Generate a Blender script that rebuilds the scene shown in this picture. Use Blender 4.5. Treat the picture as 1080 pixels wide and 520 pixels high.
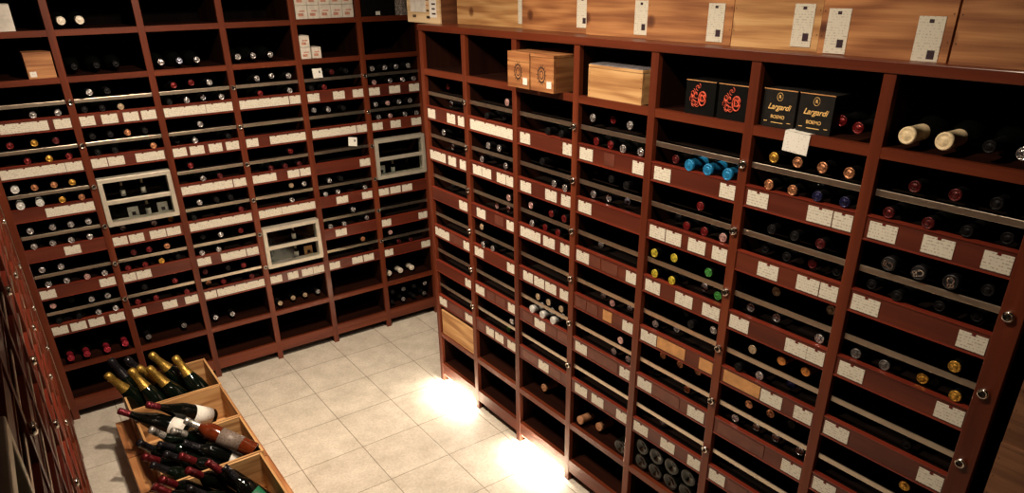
import bpy, bmesh, math, random
from mathutils import Vector, Matrix, Euler

SC = bpy.context.scene
for o in list(bpy.data.objects):
    bpy.data.objects.remove(o)
C = SC.collection
R = math.radians
PI = math.pi
rnd = random.Random(7)

# ------------------------------------------------------------------ camera
cam = bpy.data.cameras.new('camera')
camo = bpy.data.objects.new('camera', cam)
C.objects.link(camo)
cam.sensor_width = 36.0
cam.lens = 738.97 * 36.0 / 1080.0
cam.shift_x = -0.94 / 1080.0
cam.shift_y = 77.07 / 1080.0
cam.clip_start = 0.01
camo.location = (-1.6337, -3.7721, 2.0041)
camo.rotation_euler = (1.11945, 0.01281, -0.62387)
SC.camera = camo

# ------------------------------------------------------------------ view, world
SC.view_settings.view_transform = 'Standard'
SC.view_settings.look = 'None'
SC.view_settings.gamma = 1.0
SC.view_settings.use_curve_mapping = False
SC.view_settings.exposure = 0.0
wd = bpy.data.worlds.new('world')
SC.world = wd
wd.use_nodes = True
wd.node_tree.nodes['Background'].inputs[0].default_value = (1.0, 0.8, 0.6, 1)
wd.node_tree.nodes['Background'].inputs[1].default_value = 0.0

CEIL = 2.62
WARM = (1.0, 0.82, 0.62)
# ceiling downlights: x, y, watts, full cone (deg), blend, aim x, aim y, source radius
DOWNLIGHTS = [
    (-1.00, -1.55, 200, 112, 1.0, -0.85, 0.05, 0.035),
    (-1.12, -1.75, 150, 112, 1.0, 0.15, -1.55, 0.035),
    (-0.90, -2.80, 74, 112, 1.0, 0.10, -2.35, 0.035),
]


# ------------------------------------------------------------------ materials
def new_mat(name):
    m = bpy.data.materials.new(name)
    m.use_nodes = True
    nt = m.node_tree
    return m, nt, nt.nodes['Principled BSDF']


def N(nt, kind, **kw):
    n = nt.nodes.new(kind)
    for k, v in kw.items():
        setattr(n, k, v)
    return n


def ramp(nt, pts, fac):
    r = N(nt, 'ShaderNodeValToRGB')
    el = r.color_ramp.elements
    while len(el) < len(pts):
        el.new(0.5)
    for e, (p, c) in zip(el, pts):
        e.position = p
        e.color = (c[0], c[1], c[2], 1)
    nt.links.new(fac, r.inputs['Fac'])
    return r.outputs['Color']


def noise(nt, scale, stretch=(1, 1, 1), detail=4, rough=0.55, offset_by_object=True):
    tc = N(nt, 'ShaderNodeTexCoord')
    mp = N(nt, 'ShaderNodeMapping')
    mp.inputs['Scale'].default_value = stretch
    nt.links.new(tc.outputs['Object'], mp.inputs['Vector'])
    src = mp.outputs['Vector']
    if offset_by_object:
        oi = N(nt, 'ShaderNodeObjectInfo')
        mu = N(nt, 'ShaderNodeMath', operation='MULTIPLY')
        mu.inputs[1].default_value = 37.0
        nt.links.new(oi.outputs['Random'], mu.inputs[0])
        ad = N(nt, 'ShaderNodeVectorMath', operation='ADD')
        nt.links.new(src, ad.inputs[0])
        nt.links.new(mu.outputs[0], ad.inputs[1])
        src = ad.outputs[0]
    n = N(nt, 'ShaderNodeTexNoise')
    n.inputs['Scale'].default_value = scale
    n.inputs['Detail'].default_value = detail
    n.inputs['Roughness'].default_value = rough
    nt.links.new(src, n.inputs['Vector'])
    return n.outputs['Fac'], src


def bump(nt, b, fac, strength, dist=0.002):
    bm = N(nt, 'ShaderNodeBump')
    bm.inputs['Strength'].default_value = strength
    bm.inputs['Distance'].default_value = dist
    nt.links.new(fac, bm.inputs['Height'])
    nt.links.new(bm.outputs['Normal'], b.inputs['Normal'])


def wood(name, dark, mid, light, axis, rough=0.4, coat=0.0, scale=14.0, spec=0.5):
    m, nt, b = new_mat(name)
    st = [1.0, 1.0, 1.0]
    st['xyz'.index(axis)] = 0.06
    f, _ = noise(nt, scale, tuple(st), 6, 0.62)
    col = ramp(nt, [(0.28, dark), (0.5, mid), (0.72, light)], f)
    nt.links.new(col, b.inputs['Base Color'])
    b.inputs['Roughness'].default_value = rough
    b.inputs['Specular IOR Level'].default_value = spec
    b.inputs['Coat Weight'].default_value = coat
    b.inputs['Coat Roughness'].default_value = 0.15
    bump(nt, b, f, 0.15)
    return m


def pine(name, dark, mid, light, axis='x', rough=0.6):
    # fine fibre lines over broad, slowly bending growth bands, with the odd knot
    m, nt, b = new_mat(name)
    st = [1.0, 1.0, 1.0]
    st['xyz'.index(axis)] = 0.035
    f, _ = noise(nt, 70.0, tuple(st), 4, 0.6)
    st['xyz'.index(axis)] = 0.16
    g, src = noise(nt, 9.0, tuple(st), 2, 0.45)
    w = N(nt, 'ShaderNodeMath', operation='MULTIPLY')
    w.inputs[1].default_value = 34.0
    nt.links.new(g, w.inputs[0])
    s = N(nt, 'ShaderNodeMath', operation='SINE')
    nt.links.new(w.outputs[0], s.inputs[0])
    a = N(nt, 'ShaderNodeMath', operation='MULTIPLY_ADD')
    a.inputs[1].default_value = 0.13
    nt.links.new(s.outputs[0], a.inputs[0])
    nt.links.new(f, a.inputs[2])
    col = ramp(nt, [(0.30, dark), (0.50, mid), (0.72, light)], a.outputs[0])
    tc = N(nt, 'ShaderNodeTexCoord')
    vo = N(nt, 'ShaderNodeTexVoronoi')
    vo.inputs['Scale'].default_value = 4.3
    nt.links.new(tc.outputs['Object'], vo.inputs['Vector'])
    kn = ramp(nt, [(0.0, (0.25, 0.18, 0.14)), (0.055, (0.45, 0.35, 0.3)), (0.10, (1, 1, 1))], vo.outputs['Distance'])
    mx = N(nt, 'ShaderNodeMix', data_type='RGBA', blend_type='MULTIPLY')
    mx.inputs['Factor'].default_value = 1.0
    nt.links.new(col, mx.inputs['A'])
    nt.links.new(kn, mx.inputs['B'])
    nt.links.new(mx.outputs['Result'], b.inputs['Base Color'])
    b.inputs['Roughness'].default_value = rough
    return m


def plain(name, c, rough=0.5, metal=0.0, spec=0.5, coat=0.0, trans=0.0, ior=1.5, var=0.0, vscale=60.0):
    m, nt, b = new_mat(name)
    b.inputs['Roughness'].default_value = rough
    b.inputs['Metallic'].default_value = metal
    b.inputs['Specular IOR Level'].default_value = spec
    b.inputs['Coat Weight'].default_value = coat
    b.inputs['Transmission Weight'].default_value = trans
    b.inputs['IOR'].default_value = ior
    f, _ = noise(nt, vscale, (1, 1, 1), 3, 0.6)
    lo = tuple(max(0.0, x * (1 - var)) for x in c)
    hi = tuple(min(1.0, x * (1 + var)) for x in c)
    nt.links.new(ramp(nt, [(0.35, lo), (0.65, hi)], f), b.inputs['Base Color'])
    return m


def foil(name, c, metal=0.75, rough=0.28, var=0.5, bmp=0.5, spec=0.5):
    m, nt, b = new_mat(name)
    b.inputs['Specular IOR Level'].default_value = spec
    f, _ = noise(nt, 170.0, (1, 1, 1), 2, 0.6)
    lo = tuple(x * (1 - var) for x in c)
    hi = tuple(min(1.0, x * (1 + var)) for x in c)
    nt.links.new(ramp(nt, [(0.38, lo), (0.62, hi)], f), b.inputs['Base Color'])
    b.inputs['Metallic'].default_value = metal
    b.inputs['Roughness'].default_value = rough
    bump(nt, b, f, bmp, 0.003)
    return m


def paper(name, base, ink, line=0.0062, dens=0.52):
    """paper with rows of small handwriting-like marks, in the card's own metres"""
    m, nt, b = new_mat(name)
    tc = N(nt, 'ShaderNodeTexCoord')
    sp = N(nt, 'ShaderNodeSeparateXYZ')
    nt.links.new(tc.outputs['Object'], sp.inputs[0])
    sn = N(nt, 'ShaderNodeMath', operation='MULTIPLY')
    sn.inputs[1].default_value = 2 * PI / line
    nt.links.new(sp.outputs['Z'], sn.inputs[0])
    si = N(nt, 'ShaderNodeMath', operation='SINE')
    nt.links.new(sn.outputs[0], si.inputs[0])
    gt = N(nt, 'ShaderNodeMath', operation='GREATER_THAN')
    gt.inputs[1].default_value = 0.25
    nt.links.new(si.outputs[0], gt.inputs[0])
    f, _ = noise(nt, 1.0, (260, 1, 130), 2, 0.6)
    g2 = N(nt, 'ShaderNodeMath', operation='GREATER_THAN')
    g2.inputs[1].default_value = dens
    nt.links.new(f, g2.inputs[0])
    mu = N(nt, 'ShaderNodeMath', operation='MULTIPLY')
    nt.links.new(gt.outputs[0], mu.inputs[0])
    nt.links.new(g2.outputs[0], mu.inputs[1])
    mx = N(nt, 'ShaderNodeMix', data_type='RGBA')
    mx.inputs['A'].default_value = (*base, 1)
    mx.inputs['B'].default_value = (*ink, 1)
    nt.links.new(mu.outputs[0], mx.inputs['Factor'])
    nt.links.new(mx.outputs['Result'], b.inputs['Base Color'])
    b.inputs['Roughness'].default_value = 0.75
    b.inputs['Specular IOR Level'].default_value = 0.2
    return m


M = {}
RD, RM, RL = (0.066, 0.0115, 0.0045), (0.125, 0.0235, 0.0085), (0.19, 0.042, 0.015)
M['rack_x'] = wood('mahogany_stained_wood_shelf', RD, RM, RL, 'x', 0.40, 0.12, 14.0, 0.35)
M['rack_z'] = wood('mahogany_stained_wood_post', RD, RM, RL, 'z', 0.40, 0.12, 14.0, 0.35)
M['panel'] = wood('red_brown_panel_wood', (0.055, 0.009, 0.005), (0.098, 0.017, 0.008), (0.145, 0.029, 0.012), 'x', 0.42, 0.2)
M['lip'] = wood('red_brown_lip_wood', (0.12, 0.016, 0.009), (0.18, 0.025, 0.013), (0.24, 0.037, 0.018), 'x', 0.3, 0.3)
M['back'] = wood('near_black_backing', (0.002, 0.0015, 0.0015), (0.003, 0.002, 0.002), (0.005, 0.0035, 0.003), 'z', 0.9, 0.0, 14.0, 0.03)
M['shade_x'] = wood('painted_shade_inner_board', (0.007, 0.002, 0.0012), (0.014, 0.0036, 0.002), (0.025, 0.007, 0.0035), 'x', 0.8, 0.0, 14.0, 0.05)  # rack wood darkened for inner boards: bay shade put into the colour
M['shade_z'] = wood('painted_shade_inner_side', (0.006, 0.0015, 0.001), (0.012, 0.003, 0.0015), (0.018, 0.005, 0.0025), 'z', 0.8, 0.0, 14.0, 0.05)  # likewise for inner sides, red wood with the interior shade painted in
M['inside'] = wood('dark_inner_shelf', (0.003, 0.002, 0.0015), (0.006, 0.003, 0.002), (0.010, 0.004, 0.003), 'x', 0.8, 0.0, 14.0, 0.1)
M['alu'] = plain('brushed_aluminium', (0.74, 0.64, 0.52), 0.34, 1.0, var=0.06, vscale=30)
M['alu_frame'] = plain('satin_aluminium_frame', (0.72, 0.66, 0.55), 0.45, 0.55, var=0.06, vscale=30)
M['chrome'] = plain('bright_chrome', (0.85, 0.8, 0.72), 0.12, 1.0, var=0.02)
M['screw'] = plain('dark_screw_recess', (0.02, 0.015, 0.012), 0.5, 0.6, var=0.1)
M['card'] = paper('handwritten_cream_card', (0.70, 0.66, 0.56), (0.44, 0.38, 0.31), 0.0075, 0.53)
M['tall_card'] = paper('printed_white_card', (0.66, 0.62, 0.52), (0.44, 0.40, 0.35), 0.0060, 0.56)
M['white_card'] = paper('white_card_faint_print', (0.82, 0.80, 0.74), (0.52, 0.48, 0.44), 0.007, 0.6)
M['kraft'] = plain('brown_card_holder', (0.135, 0.040, 0.026), 0.35, 0.0, var=0.15, vscale=25)
M['tan_card'] = plain('tan_card_strip', (0.55, 0.27, 0.10), 0.6, 0.0, var=0.18, vscale=30)
M['ink'] = plain('dark_stamp_ink', (0.03, 0.012, 0.02), 0.6, 0.0, var=0.2)
M['pin'] = plain('red_card_pin', (0.12, 0.012, 0.010), 0.4, 0.0, var=0.1)
M['glass_dark'] = plain('dark_bottle_glass', (0.0022, 0.0028, 0.0022), 0.06, 0.0, 0.5, var=0.2)
M['glass_green'] = plain('green_black_bottle_glass', (0.0018, 0.0045, 0.0025), 0.05, 0.0, 0.5, var=0.2)
M['pine_x'] = pine('pale_pine', (0.36, 0.17, 0.062), (0.52, 0.28, 0.11), (0.64, 0.38, 0.17), 'x')
M['pine_y'] = pine('pale_pine_y', (0.34, 0.155, 0.055), (0.50, 0.265, 0.10), (0.62, 0.37, 0.16), 'y')
M['pine_warm'] = pine('warm_pine', (0.24, 0.085, 0.028), (0.36, 0.145, 0.05), (0.50, 0.23, 0.085), 'y')
M['pine_warm_x'] = pine('warm_pine_end', (0.24, 0.085, 0.028), (0.36, 0.145, 0.05), (0.50, 0.23, 0.085), 'x')
M['pine_pale'] = pine('pale_cream_pine', (0.55, 0.37, 0.19), (0.68, 0.49, 0.28), (0.76, 0.58, 0.36), 'y')
M['pine_brown'] = pine('brown_pine', (0.075, 0.024, 0.009), (0.12, 0.040, 0.015), (0.17, 0.062, 0.024), 'x')
M['pine_grey'] = pine('dull_brown_pine', (0.13, 0.05, 0.022), (0.19, 0.08, 0.035), (0.25, 0.11, 0.05), 'y')
M['burn'] = plain('dark_branded_mark', (0.045, 0.018, 0.010), 0.7, 0.0, var=0.2)
M['black_card'] = plain('black_carton', (0.003, 0.0028, 0.0028), 0.6, 0.0, 0.12, var=0.2)
M['grey_card'] = plain('charcoal_carton', (0.012, 0.0105, 0.0095), 0.6, 0.0, 0.2, var=0.2)
M['gold_ink'] = plain('gold_print', (0.95, 0.58, 0.20), 0.5, 0.0, var=0.1)
M['red_ink'] = plain('red_orange_print', (0.70, 0.10, 0.05), 0.45, 0.1, var=0.35, vscale=90)
M['white_box'] = plain('white_gift_carton', (0.72, 0.66, 0.58), 0.55, 0.0, var=0.10, vscale=45)
M['marble_box'] = plain('white_mottled_carton', (0.66, 0.62, 0.56), 0.5, 0.0, var=0.16, vscale=20)
M['pink_ink'] = plain('faded_pink_print', (0.55, 0.25, 0.17), 0.6, 0.0, var=0.3, vscale=120)
M['grey_lid'] = plain('grey_film_lid', (0.20, 0.19, 0.21), 0.25, 0.0, var=0.2)
M['film'] = foil('crumpled_clear_wrap', (0.35, 0.30, 0.27), 0.2, 0.12, 0.6, 0.9)
M['label_white'] = paper('white_wine_label', (0.80, 0.77, 0.72), (0.45, 0.40, 0.38), 0.009, 0.6)
M['label_green'] = plain('green_wine_label', (0.010, 0.12, 0.055), 0.45, 0.0, var=0.2)
M['label_grey'] = plain('grey_brown_wine_label', (0.16, 0.12, 0.10), 0.5, 0.0, var=0.4, vscale=150)
M['rose'] = plain('rose_wine_bottle_glass', (0.11, 0.018, 0.005), 0.08, 0.0, 0.6, var=0.2)
M['lamp_trim'] = plain('white_lamp_trim', (0.7, 0.7, 0.68), 0.4, 0.0, var=0.02)
m, nt, b = new_mat('downlight_lens')
b.inputs['Emission Color'].default_value = (*WARM, 1)
b.inputs['Emission Strength'].default_value = 12.0
M['lens'] = m
m, nt, b = new_mat('display_glass')
b.inputs['Base Color'].default_value = (0.9, 0.95, 0.93, 1)
b.inputs['Roughness'].default_value = 0.03
b.inputs['Transmission Weight'].default_value = 1.0
b.inputs['IOR'].default_value = 1.2
f, _ = noise(nt, 8.0, (1, 1, 1), 2)
M['glass'] = m

CAP = {
    'dark': ('black', foil('black_capsule', (0.0045, 0.004, 0.0045), 0.0, 0.5, 0.4, 0.5, 0.16), 0.0132),
    'grey': ('grey', foil('grey_capsule', (0.16, 0.15, 0.145), 0.6, 0.35), 0.0138),
    'red': ('red', foil('red_capsule', (0.15, 0.008, 0.009), 0.45, 0.32), 0.0135),
    'darkred': ('dark red', foil('dark_red_capsule', (0.085, 0.008, 0.009), 0.45, 0.32), 0.0135),
    'pinkred': ('crimson', foil('crimson_capsule', (0.36, 0.022, 0.04), 0.4, 0.35), 0.0150),
    'pink': ('rosy silver', foil('rosy_silver_capsule', (0.72, 0.42, 0.40), 0.7, 0.28, 0.5, 0.8), 0.0135),
    'gold': ('gold', foil('gold_capsule', (0.58, 0.31, 0.05), 0.7, 0.32), 0.0138),
    'yellow': ('yellow', foil('yellow_capsule', (0.55, 0.45, 0.04), 0.4, 0.32), 0.0140),
    'orange': ('orange', foil('orange_capsule', (0.58, 0.22, 0.05), 0.4, 0.4, 0.2), 0.0140),
    'silver': ('silver', foil('silver_capsule', (0.50, 0.48, 0.49), 0.85, 0.24, 0.6, 0.9), 0.0135),
    'blue_silver': ('bluish silver', foil('blue_silver_capsule', (0.45, 0.48, 0.66), 0.85, 0.25, 0.6, 0.9), 0.0138),
    'blue_dark': ('navy blue', foil('navy_capsule', (0.018, 0.018, 0.07), 0.5, 0.28), 0.0135),
    'copper': ('copper', foil('copper_capsule', (0.50, 0.22, 0.11), 0.7, 0.34, 0.6), 0.0138),
    'tan': ('tan', foil('tan_capsule', (0.42, 0.31, 0.20), 0.4, 0.4, 0.3), 0.0135),
    'white': ('white', foil('white_capsule', (0.66, 0.66, 0.64), 0.2, 0.4, 0.3, 0.3), 0.0160),
    'Wbig': ('cream white', foil('cream_white_capsule', (0.78, 0.70, 0.58), 0.1, 0.45, 0.12, 0.2), 0.0165),
    'green': ('green', foil('green_capsule', (0.05, 0.26, 0.05), 0.4, 0.35), 0.0138),
    'Blue': ('bright blue', foil('bright_blue_capsule', (0.02, 0.24, 0.52), 0.35, 0.32, 0.25), 0.0165),
    'Mono': ('black monogrammed', foil('black_monogram_capsule', (0.012, 0.011, 0.012), 0.2, 0.4, 0.2), 0.0170),
    'Cork': ('cream', foil('cream_wax_top', (0.85, 0.68, 0.42), 0.0, 0.5, 0.12, 0.2), 0.0185),
    'Tip': ('cork-brown', foil('cork_brown_top', (0.42, 0.20, 0.10), 0.0, 0.5, 0.15, 0.2), 0.0175),
}


# ------------------------------------------------------------------ mesh helpers
class MB:
    def __init__(self):
        self.v, self.f, self.m, self.s = [], [], [], []

    def add(self, vs, fs, mi=0, smooth=False):
        k = len(self.v)
        self.v += [tuple(p) for p in vs]
        for f_ in fs:
            self.f.append(tuple(k + i for i in f_))
            self.m.append(mi)
            self.s.append(smooth)
        return self

    def box(self, x0, x1, y0, y1, z0, z1, mi=0):
        vs = [(x0, y0, z0), (x1, y0, z0), (x1, y1, z0), (x0, y1, z0), (x0, y0, z1), (x1, y0, z1), (x1, y1, z1), (x0, y1, z1)]
        fs = [(3, 2, 1, 0), (4, 5, 6, 7), (0, 1, 5, 4), (1, 2, 6, 5), (2, 3, 7, 6), (3, 0, 4, 7)]
        return self.add(vs, fs, mi)

    def lathe(self, prof, n=20, mi=0, mat=Matrix.Identity(4), smooth=True):
        """profile of (r, h) revolved round local z"""
        vs, fs = [], []
        for r, h in prof:
            for i in range(n):
                a = 2 * PI * i / n
                vs.append(mat @ Vector((r * math.cos(a), r * math.sin(a), h)))
        for j in range(len(prof) - 1):
            for i in range(n):
                i2 = (i + 1) % n
                fs.append((j * n + i, j * n + i2, (j + 1) * n + i2, (j + 1) * n + i))
        return self.add(vs, fs, mi, smooth)

    def mesh(self, name, mats):
        me = bpy.data.meshes.new(name)
        me.from_pydata(self.v, [], self.f)
        for mt in mats:
            me.materials.append(mt)
        me.polygons.foreach_set('material_index', self.m)
        me.polygons.foreach_set('use_smooth', self.s)
        me.update()
        bm = bmesh.new()
        bm.from_mesh(me)
        bmesh.ops.remove_doubles(bm, verts=bm.verts, dist=1e-6)
        bmesh.ops.recalc_face_normals(bm, faces=bm.faces)
        bm.to_mesh(me)
        bm.free()
        return me

    def build(self, name, mats, parent=None, loc=(0, 0, 0), rot=(0, 0, 0), bevel=0.0):
        if not isinstance(mats, (list, tuple)):
            mats = [mats]
        return link(name, self.mesh(name, mats), parent, loc, rot, bevel)


def link(name, me, parent=None, loc=(0, 0, 0), rot=(0, 0, 0), bevel=0.0):
    o = bpy.data.objects.new(name, me)
    C.objects.link(o)
    o.location = loc
    o.rotation_euler = rot
    if parent:
        o.parent = parent
    if bevel:
        bv = o.modifiers.new('bevel', 'BEVEL')
        bv.width = bevel
        bv.segments = 2
        bv.limit_method = 'ANGLE'
    return o


def tag(o, label, cat, group=None):
    o['label'] = label
    o['category'] = cat
    if group:
        o['group'] = group
    return o


def empty(name, loc, rz=0.0, label=None, cat=None, group=None):
    o = bpy.data.objects.new(name, None)
    C.objects.link(o)
    o.empty_display_size = 0.05
    o.location = loc
    o.rotation_euler = (0, 0, rz)
    if label:
        tag(o, label, cat, group)
    return o


def struct(o):
    o['kind'] = 'structure'
    return o


def text_mesh(txt, size, depth=0.0004, shear=0.0, bold=0.0):
    cu = bpy.data.curves.new('lettering', 'FONT')
    cu.body = txt
    cu.size = size
    cu.align_x = 'CENTER'
    cu.align_y = 'CENTER'
    cu.extrude = depth
    cu.shear = shear
    cu.offset = bold
    o = bpy.data.objects.new('lettering', cu)
    C.objects.link(o)
    dg = bpy.context.evaluated_depsgraph_get()
    me = bpy.data.meshes.new_from_object(o.evaluated_get(dg))
    bpy.data.objects.remove(o)
    return me


def merge_text(mb, txt, size, mat, mi, shear=0.0, bold=0.0, depth=0.0004):
    me = text_mesh(txt, size, depth, shear, bold)
    mb.add([mat @ v.co for v in me.vertices], [tuple(p.vertices) for p in me.polygons], mi)


def tube(mb, pts, r, n=8, mi=0):
    """tube along a list of points"""
    k0 = None
    rings = []
    for i, p in enumerate(pts):
        p = Vector(p)
        a = Vector(pts[max(i - 1, 0)])
        c = Vector(pts[min(i + 1, len(pts) - 1)])
        d = (c - a).normalized()
        q = d.to_track_quat('Z', 'Y')
        rings.append([p + q @ Vector((r * math.cos(2 * PI * j / n), r * math.sin(2 * PI * j / n), 0)) for j in range(n)])
    vs = [v for rg in rings for v in rg]
    fs = []
    for i in range(len(rings) - 1):
        for j in range(n):
            j2 = (j + 1) % n
            fs.append((i * n + j, i * n + j2, (i + 1) * n + j2, (i + 1) * n + j))
    fs.append(tuple(range(n))[::-1])
    fs.append(tuple((len(rings) - 1) * n + j for j in range(n)))
    mb.add(vs, fs, mi, True)


ORD = ['', 'first', 'second', 'third', 'fourth', 'fifth', 'sixth', 'seventh', 'eighth', 'ninth', 'tenth']

# ------------------------------------------------------------------ the room
# floor tiles of 0.30 m with darker joints
m, nt, b = new_mat('beige_stone_floor_tiles')
tc = N(nt, 'ShaderNodeTexCoord')
mp = N(nt, 'ShaderNodeMapping')
mp.inputs['Location'].default_value = (0.928, 0.80, 0)
nt.links.new(tc.outputs['Object'], mp.inputs['Vector'])
br = N(nt, 'ShaderNodeTexBrick')
br.offset = 0.0
br.squash = 1.0
br.inputs['Scale'].default_value = 1.0
br.inputs['Brick Width'].default_value = 0.300
br.inputs['Row Height'].default_value = 0.300
br.inputs['Mortar Size'].default_value = 0.0022
br.inputs['Mortar Smooth'].default_value = 0.3
br.inputs['Bias'].default_value = 0.0
br.inputs['Color1'].default_value = (0.82, 0.75, 0.65, 1)
br.inputs['Color2'].default_value = (0.76, 0.69, 0.60, 1)
br.inputs['Mortar'].default_value = (0.33, 0.27, 0.21, 1)
nt.links.new(mp.outputs[0], br.inputs['Vector'])
f1, _ = noise(nt, 9.0, (1, 1, 1), 6, 0.65, False)
c1 = ramp(nt, [(0.3, (0.72, 0.71, 0.69)), (0.7, (1.0, 1.0, 1.0))], f1)
f2, _ = noise(nt, 90.0, (1, 1, 1), 3, 0.6, False)
c2 = ramp(nt, [(0.35, (0.84, 0.83, 0.81)), (0.6, (1.0, 1.0, 1.0))], f2)
x1 = N(nt, 'ShaderNodeMix', data_type='RGBA', blend_type='MULTIPLY')
x1.inputs['Factor'].default_value = 1.0
nt.links.new(br.outputs['Color'], x1.inputs['A'])
nt.links.new(c1, x1.inputs['B'])
x2 = N(nt, 'ShaderNodeMix', data_type='RGBA', blend_type='MULTIPLY')
x2.inputs['Factor'].default_value = 1.0
nt.links.new(x1.outputs['Result'], x2.inputs['A'])
nt.links.new(c2, x2.inputs['B'])
nt.links.new(x2.outputs['Result'], b.inputs['Base Color'])
b.inputs['Roughness'].default_value = 0.5
iv = N(nt, 'ShaderNodeMath', operation='SUBTRACT')
iv.inputs[0].default_value = 1.0
nt.links.new(br.outputs['Fac'], iv.inputs[1])
ad = N(nt, 'ShaderNodeMath', operation='MULTIPLY_ADD')
ad.inputs[1].default_value = 0.25
nt.links.new(f2, ad.inputs[0])
nt.links.new(iv.outputs[0], ad.inputs[2])
bump(nt, b, ad.outputs[0], 0.5, 0.0015)
M['floor'] = m
M['wall'] = plain('dark_brown_wall', (0.045, 0.03, 0.022), 0.8, 0.0, var=0.15, vscale=6)
M['ceiling'] = plain('dark_plaster_ceiling', (0.10, 0.085, 0.07), 0.85, 0.0, var=0.08, vscale=6)

XL, XR, YB, YF = -2.12, 0.56, 0.40, -4.9
struct(MB().box(XL - .1, XR + .1, YF - .1, YB + .1, -0.1, 0).build('floor', M['floor']))
struct(MB().box(XL - .1, XR + .1, YF - .1, YB + .1, CEIL, CEIL + .1).build('ceiling', M['ceiling']))
struct(MB().box(XL - .1, XR + .1, YB, YB + .1, 0, CEIL).build('wall_back', M['wall']))
struct(MB().box(XL - .1, XR + .1, YF - .1, YF, 0, CEIL).build('wall_front', M['wall']))
struct(MB().box(XL - .1, XL, YF, YB, 0, CEIL).build('wall_left', M['wall']))
struct(MB().box(XR, XR + .1, YF, YB, 0, CEIL).build('wall_right', M['wall']))

for i, (x, y, w, cone, bl, ax, ay, rad) in enumerate(DOWNLIGHTS):
    t = empty('ceiling_downlight', (x, y, CEIL), 0, 'round recessed ceiling downlight, %s of the three counted from the back rack' % ORD[i + 1], 'ceiling light', 'recessed ceiling downlights')
    MB().lathe([(0.034, -0.001), (0.034, -0.010), (0.050, -0.010), (0.052, -0.0005), (0.034, -0.001)], 32).build('trim_ring', M['lamp_trim'], t)
    MB().lathe([(0.0, -0.002), (0.034, -0.002), (0.034, -0.001), (0.0, -0.001)], 32).build('lens', M['lens'], t)
    ld = bpy.data.lights.new('downlight_beam', 'SPOT')
    ld.energy = w
    ld.color = WARM
    ld.spot_size = R(cone)
    ld.spot_blend = bl
    ld.shadow_soft_size = rad
    lo = bpy.data.objects.new('downlight_beam', ld)
    C.objects.link(lo)
    lo.parent = t
    lo.location = (0, 0, -0.035)
    d = Vector((ax, ay, 0)) - Vector((x, y, CEIL - .035))
    lo.rotation_euler = d.to_track_quat('-Z', 'Y').to_euler()
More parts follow.
